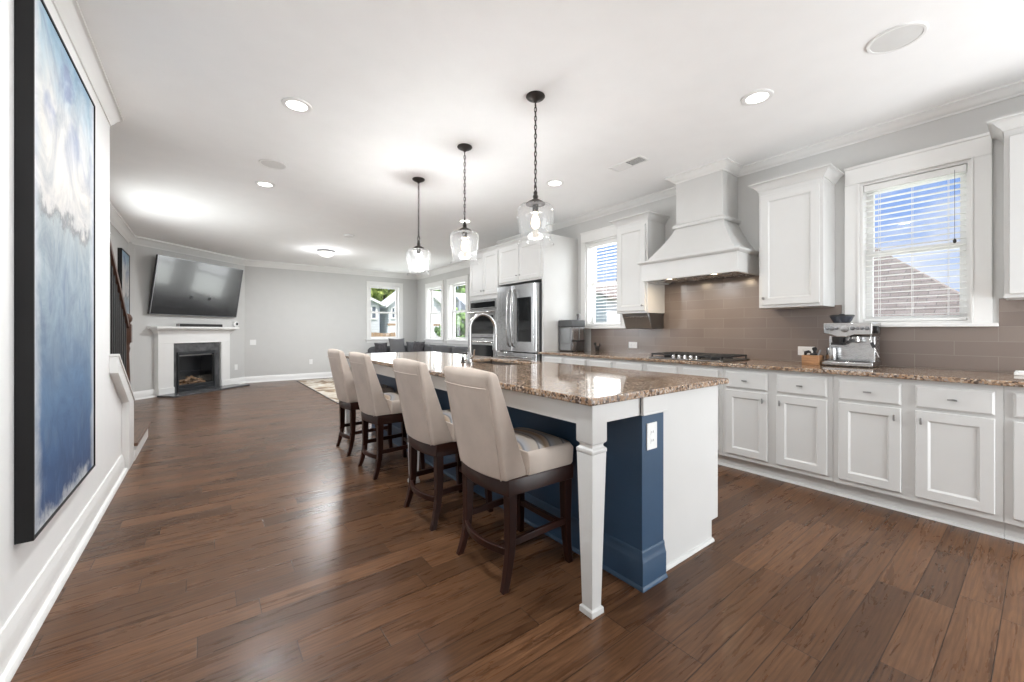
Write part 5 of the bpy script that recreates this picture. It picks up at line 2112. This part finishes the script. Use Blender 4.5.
# ================================================================== living room
t = thing('area_rug', 'cream and brown patterned rug on the living room floor', 'rug', (2.85, 8.8, 0))
MB().box(1.715, 3.25, 6.95, 10.66, 0.0005, 0.012).build('pile', M['rug'], t, bevel=0.003)
b = MB()
for x0, x1, y0, y1 in ((1.70, 1.715, 6.935, 10.675), (3.25, 3.265, 6.935, 10.675), (1.715, 3.25, 6.935, 6.95), (1.715, 3.25, 10.66, 10.675)):
    b.box(x0, x1, y0, y1, 0.0005, 0.013)
b.build('binding', M['pillow'], t)


def cushion(mb, x0, x1, y0, y1, z0, z1, r=0.05):
    """Soft block: rounded super-ellipsoid."""
    cx, cy, cz = (x0 + x1) / 2, (y0 + y1) / 2, (z0 + z1) / 2
    hx, hy, hz = (x1 - x0) / 2, (y1 - y0) / 2, (z1 - z0) / 2
    n, m = 10, 20
    e = 0.32
    sg = lambda v, p: math.copysign(abs(v) ** p, v)
    rings = []
    for i in range(n + 1):
        th = -PI / 2 + PI * i / n
        ring = []
        for j in range(m):
            ph = 2 * PI * j / m + PI / m
            ring.append((cx + hx * sg(math.cos(th), e) * sg(math.cos(ph), e), cy + hy * sg(math.cos(th), e) * sg(math.sin(ph), e), cz + hz * sg(math.sin(th), e)))
        rings.append(ring)
    mb.loft(rings)
    return mb


t = thing('sectional_sofa', 'charcoal grey sectional sofa in the corner under the living room windows', 'sofa', (3.9, 9.5, 0))
b = MB()
b.box(3.42, 4.78, 10.02, 10.88, 0.10, 0.36)
b.box(3.92, 4.78, 6.95, 10.02, 0.10, 0.36)
b.build('base', M['sofa'], t, bevel=0.02)
b = MB()
cushion(b, 3.40, 4.75, 10.66, 10.90, 0.12, 0.78)
cushion(b, 4.55, 4.79, 6.95, 10.70, 0.12, 0.76)
b.build('back_frame', M['sofa'], t)
for x0, x1 in ((3.50, 4.13), (4.14, 4.55)):
    cushion(MB(), x0, x1, 10.04, 10.66, 0.34, 0.50).build('seat_cushion', M['sofa'], t)
for k in range(3):
    y0 = 7.14 + k * 0.96
    cushion(MB(), 3.94, 4.56, y0, y0 + 0.95, 0.34, 0.50).build('seat_cushion', M['sofa'], t)
    cushion(MB(), 4.36, 4.60, y0 + 0.02, y0 + 0.93, 0.46, 0.84).build('back_cushion', M['sofa'], t)
cushion(MB(), 3.30, 3.52, 10.02, 10.90, 0.10, 0.62).build('arm', M['sofa'], t)
cushion(MB(), 3.92, 4.79, 6.90, 7.12, 0.10, 0.62).build('arm', M['sofa'], t)
b = MB()
for x, y in ((3.46, 10.08), (4.70, 10.80), (3.98, 7.02), (4.70, 7.02), (3.46, 10.80)):
    b.cyl((x, y, 0), (x, y, 0.10), 0.025, 0.03, 10)
b.build('foot', M['espresso'], t)


def throw_pillow(loc, w, h, th, rz, rx, label, mat):
    """Square pillow with pinched corners."""
    mb = MB()
    n = 12
    for s in (-1, 1):
        vs = []
        for i in range(n + 1):
            for j in range(n + 1):
                u, v = -1 + 2 * i / n, -1 + 2 * j / n
                k = 1 - 0.10 * (1 - (u * v) ** 2) * max(abs(u), abs(v)) ** 4
                vs.append((u * w / 2 * k, s * th / 2 * max(0, (1 - u ** 4)) ** 0.6 * max(0, (1 - v ** 4)) ** 0.6, v * h / 2 * k))
        fs = []
        for i in range(n):
            for j in range(n):
                a = i * (n + 1) + j
                fs.append((a, a + 1, a + n + 2, a + n + 1))
        mb.add(vs, fs)
    o = mb.build('throw_pillow', mat)
    o.location = loc
    o.rotation_euler = (rx, 0, rz)
    tag(o, label, 'pillow', 'throw pillows on the sofa')
    return o


throw_pillow((4.06, 10.44, 0.745), 0.46, 0.50, 0.17, 0.06, -0.20, 'plain mid grey square pillow standing highest in the sofa corner', M['pillow'])
throw_pillow((3.64, 10.47, 0.69), 0.34, 0.38, 0.14, -0.06, -0.22, 'small mottled dark pillow at the end of the sofa, under the far window', M['pillow_dark'])
throw_pillow((4.47, 10.36, 0.70), 0.36, 0.40, 0.12, -0.1, -0.2, 'charcoal pillow in the inner corner of the sofa behind the grey one', M['sofa'])
throw_pillow((4.28, 9.60, 0.715), 0.44, 0.42, 0.14, -1.35, -0.22, 'black pillow leaning on the sofa back under the first pair window', M['pillow_dark'])

# ================================================================== outdoors
struct(MB().box(-30, 70, -30, 70, -0.42, -0.40), 'ground', M['grass'])
struct(MB().box(-10, 12, -14, YB - 0.01, -0.40, -0.06), 'patio', M['concrete'])  # unseen slab, added to bounce sunlight up into the room


def house(name, label, x0, x1, y0, y1, zw, zr, ridge, wall, roof, over=0.35, windows=(), hip=False):
    """Gabled house; RIDGE is the axis of its roof ridge. Windows: (face, a, z, w, h)."""
    t = thing(name, label, 'house', ((x0 + x1) / 2, (y0 + y1) / 2, -0.4))
    b = MB()
    b.box(x0, x1, y0, y1, -0.4, zw)
    if not hip:
        if ridge == 'x':
            m = (y0 + y1) / 2
            b.prism([(y0, zw), (y1, zw), (m, zr)], x0, x1, 'x')
        else:
            m = (x0 + x1) / 2
            b.prism([(x0, zw), (x1, zw), (m, zr)], y0, y1, 'y')
    b.build('wall', wall, t)
    r = MB()
    th = 0.16
    if hip:
        mx, my = (x0 + x1) / 2, (y0 + y1) / 2
        hw = (x1 - x0) / 2 + over
        a, c = my - max(0.05, (y1 - y0) / 2 - hw * 0.9), my + max(0.05, (y1 - y0) / 2 - hw * 0.9)
        X0, X1, Y0, Y1 = x0 - over, x1 + over, y0 - over, y1 + over
        zl = zw - 0.05
        r.add([(X0, Y0, zl), (X1, Y0, zl), (X1, Y1, zl), (X0, Y1, zl), (mx, a, zr), (mx, c, zr)],
              [(0, 3, 2, 1), (0, 1, 4), (1, 2, 5, 4), (2, 3, 5), (3, 0, 4, 5)])
    else:
        if ridge == 'x':
            m = (y0 + y1) / 2
            sl = (zr - zw) / (m - y0)
            for s in (-1, 1):
                e = m + s * ((y1 - y0) / 2 + over)
                ze = zw - sl * over
                r.prism([(m, zr), (e, ze), (e, ze + th), (m, zr + th)], x0 - over, x1 + over, 'x')
        else:
            m = (x0 + x1) / 2
            sl = (zr - zw) / (m - x0)
            for s in (-1, 1):
                e = m + s * ((x1 - x0) / 2 + over)
                ze = zw - sl * over
                r.prism([(m, zr), (e, ze), (e, ze + th), (m, zr + th)], y0 - over, y1 + over, 'y')
    r.build('roof', roof, t)
    for face, a, z, w, h in windows:
        fn = (lambda a, d, z: (x0 - d, a, z)) if face == 'x' else (lambda a, d, z: (a, y0 - d, z))
        f = MB(fn)
        f.box(a - w / 2 - 0.1, a + w / 2 + 0.1, 0.0, 0.06, z - h / 2 - 0.1, z - h / 2)
        f.box(a - w / 2 - 0.1, a + w / 2 + 0.1, 0.0, 0.06, z + h / 2, z + h / 2 + 0.1)
        f.box(a - w / 2 - 0.1, a - w / 2, 0.0, 0.06, z - h / 2, z + h / 2)
        f.box(a + w / 2, a + w / 2 + 0.1, 0.0, 0.06, z - h / 2, z + h / 2)
        f.box(a - 0.03, a + 0.03, 0.0, 0.05, z - h / 2, z + h / 2)
        f.box(a - w / 2, a + w / 2, 0.0, 0.05, z - 0.03, z + 0.03)
        fo = f.build('window', M['ext_trim'], t)
        MB(fn).box(a - w / 2, a + w / 2, 0.0, 0.02, z - h / 2, z + h / 2).build('pane', M['ext_pane'], fo)
    return t


house('neighbour_house', 'neighbouring house with a brown shingle hip roof seen through the counter window', 19, 28, 0.6, 15.0, 1.1, 5.2, 'y', M['siding'], M['shingle'], windows=(('x', 5.0, 0.2, 1.0, 1.2), ('x', 9.0, 0.2, 1.0, 1.2)), hip=True)
house('neighbour_house', 'white sided house with a gable seen through the slatted window by the ice maker', 19, 27, 15.8, 23.5, 3.2, 4.6, 'x', M['siding'], M['shingle'], windows=(('x', 18.2, 2.3, 1.5, 1.5), ('x', 21.0, 2.3, 1.5, 1.5)))
house('neighbour_house', 'grey gabled house at the near side of the far living room window', 2.6, 8.75, 25.5, 34, 2.85, 4.2, 'y', M['siding_grey'], M['ext_trim'], 0.25, windows=(('y', 8.25, 2.35, 0.5, 0.7), ('y', 6.4, 2.35, 0.6, 0.8)))
house('neighbour_house', 'white gabled house filling the far side of the far living room window', 9.35, 13.2, 25.5, 27.2, 2.85, 4.4, 'y', M['siding'], M['ext_trim'], 0.25, windows=(('y', 9.75, 2.35, 0.35, 0.6), ('y', 10.35, 2.35, 0.35, 0.6)))
house('neighbour_house', 'white gabled house seen through the first of the paired living room windows', 15.5, 22, 30.6, 34.4, 2.9, 4.5, 'x', M['siding'], M['ext_trim'], windows=(('x', 32.2, 2.6, 0.5, 0.6),))
house('neighbour_house', 'white gabled house seen through the second of the paired living room windows', 15.5, 22, 24.6, 29.6, 2.3, 3.7, 'x', M['siding'], M['ext_trim'], windows=(('x', 28.0, 1.9, 0.9, 1.0), ('x', 26.6, 1.9, 0.9, 1.0)))


def fence(x0, y0, x1, y1, h, label):
    t = thing('garden_fence', label, 'fence', ((x0 + x1) / 2, (y0 + y1) / 2, -0.4))
    L_ = math.hypot(x1 - x0, y1 - y0)
    dx, dy = (x1 - x0) / L_, (y1 - y0) / L_
    fn = lambda a, d, z: (x0 + dx * a - dy * d, y0 + dy * a + dx * d, z)
    b = MB(fn)
    a = 0
    while a < L_:
        b.box(a, a + 0.135, 0, 0.02, -0.4, h + 0.02 * math.sin(a * 7))
        a += 0.145
    b.build('boards', M['fence'], t)
    b = MB(fn)
    for z in (0.0, h - 0.3):
        b.box(0, L_, 0.02, 0.06, z, z + 0.09)
    b.build('rails', M['fence'], t)
    a = 0
    while a <= L_:
        MB(fn).box(a, a + 0.1, 0.02, 0.12, -0.4, h + 0.1).build('post', M['fence'], t)
        a += 2.4


fence(4.5, 17.2, 8.05, 17.2, 1.10, 'tan wooden garden fence beyond the far living room window')
fence(13.75, 22.0, 13.75, 30.6, 1.25, 'brown wooden fence beyond the paired living room windows')
t = thing('deck_railing', 'reddish wood deck rail in front of the white house', 'railing', (9.6, 22, -0.4))
b = MB()
b.box(8.0, 12.2, 21.9, 22.1, 1.48, 1.60)
b.build('rail', M['fence'], t)
for i in range(6):
    MB().box(8.0 + i * 0.82, 8.1 + i * 0.82, 21.95, 22.05, -0.4, 1.48).build('post', M['ext_trim'], t)

t = thing('covered_grill', 'dark blue covered grill on the lawn outside the far window', 'grill', (7.0, 18.6, -0.4))
cushion(MB(), 6.35, 7.35, 18.3, 18.9, 0.25, 1.0).build('cover', M['tarp'], t)
b = MB()
for x in (6.5, 7.2):
    for y in (18.45, 18.75):
        b.cyl((x, y, -0.4), (x, y, 0.3), 0.04, 0.04, 8)
b.build('leg', M['black'], t)
b = MB()
b.tube([(7.35, 18.6, 0.75), (7.6, 18.6, 0.72), (7.68, 18.6, 0.5), (7.6, 18.6, 0.1), (7.55, 18.6, -0.4)], 0.035, 8)
b.build('side_frame', M['black'], t)


def tree(x, y, h, r, label, leaf, trunk=0.14, seed=1):
    rnd = random.Random(seed)
    t = thing('tree', label, 'tree', (x, y, -0.4), 0, 'trees beyond the houses')
    MB().tube([(x, y, -0.4), (x + 0.1, y, h * 0.3), (x - 0.05, y + 0.1, h * 0.75)], [trunk, trunk * 0.8, trunk * 0.3], 8).build('trunk', M['bark'], t)
    b = MB()
    for k in range(240):
        th, ph = rnd.uniform(0, 2 * PI), math.acos(rnd.uniform(-0.9, 1))
        q = r * rnd.uniform(0.35, 1.0)
        c = Vector((x + q * math.sin(ph) * math.cos(th), y + q * math.sin(ph) * math.sin(th), h - r * 0.9 + q * math.cos(ph) * 1.0))
        s = r * rnd.uniform(0.10, 0.22)
        ax_ = Vector((rnd.uniform(-1, 1), rnd.uniform(-1, 1), rnd.uniform(-0.4, 1))).normalized()
        u = ax_.orthogonal().normalized()
        w = ax_.cross(u)
        n = 7
        ring = [c + (u * math.cos(2 * PI * i / n) + w * math.sin(2 * PI * i / n)) * s * rnd.uniform(0.6, 1.0) for i in range(n)]
        b.add([c + ax_ * s * 0.5] + ring + [c - ax_ * s * 0.4], [(0, 1 + i, 1 + (i + 1) % n) for i in range(n)] + [(n + 1, 1 + (i + 1) % n, 1 + i) for i in range(n)])
    b.build('crown', leaf, t, smooth=False)
    return t


tree(14.9, 42, 9.2, 3.3, 'bright yellow green tree above the roofs in the far window', M['leaf'], seed=2)
tree(22.0, 52, 10.0, 3.0, 'yellow green tree behind the white house past the far window', M['leaf'], seed=3)
tree(9.0, 46, 10.0, 3.3, 'yellow green tree behind the grey house past the far window', M['leaf'], seed=4)
tree(25.5, 44, 10.0, 4.0, 'tall green tree above the house in the second paired window', M['leaf_green'], seed=5)
tree(10.6, 18.6, 2.3, 1.25, 'leafy green shrub low in the second paired living room window', M['leaf_green'], 0.06, seed=6)
tree(31.0, 10.6, 6.3, 1.1, 'small dark tree top showing over the brown hip roof', M['leaf_green'], 0.1, seed=8)
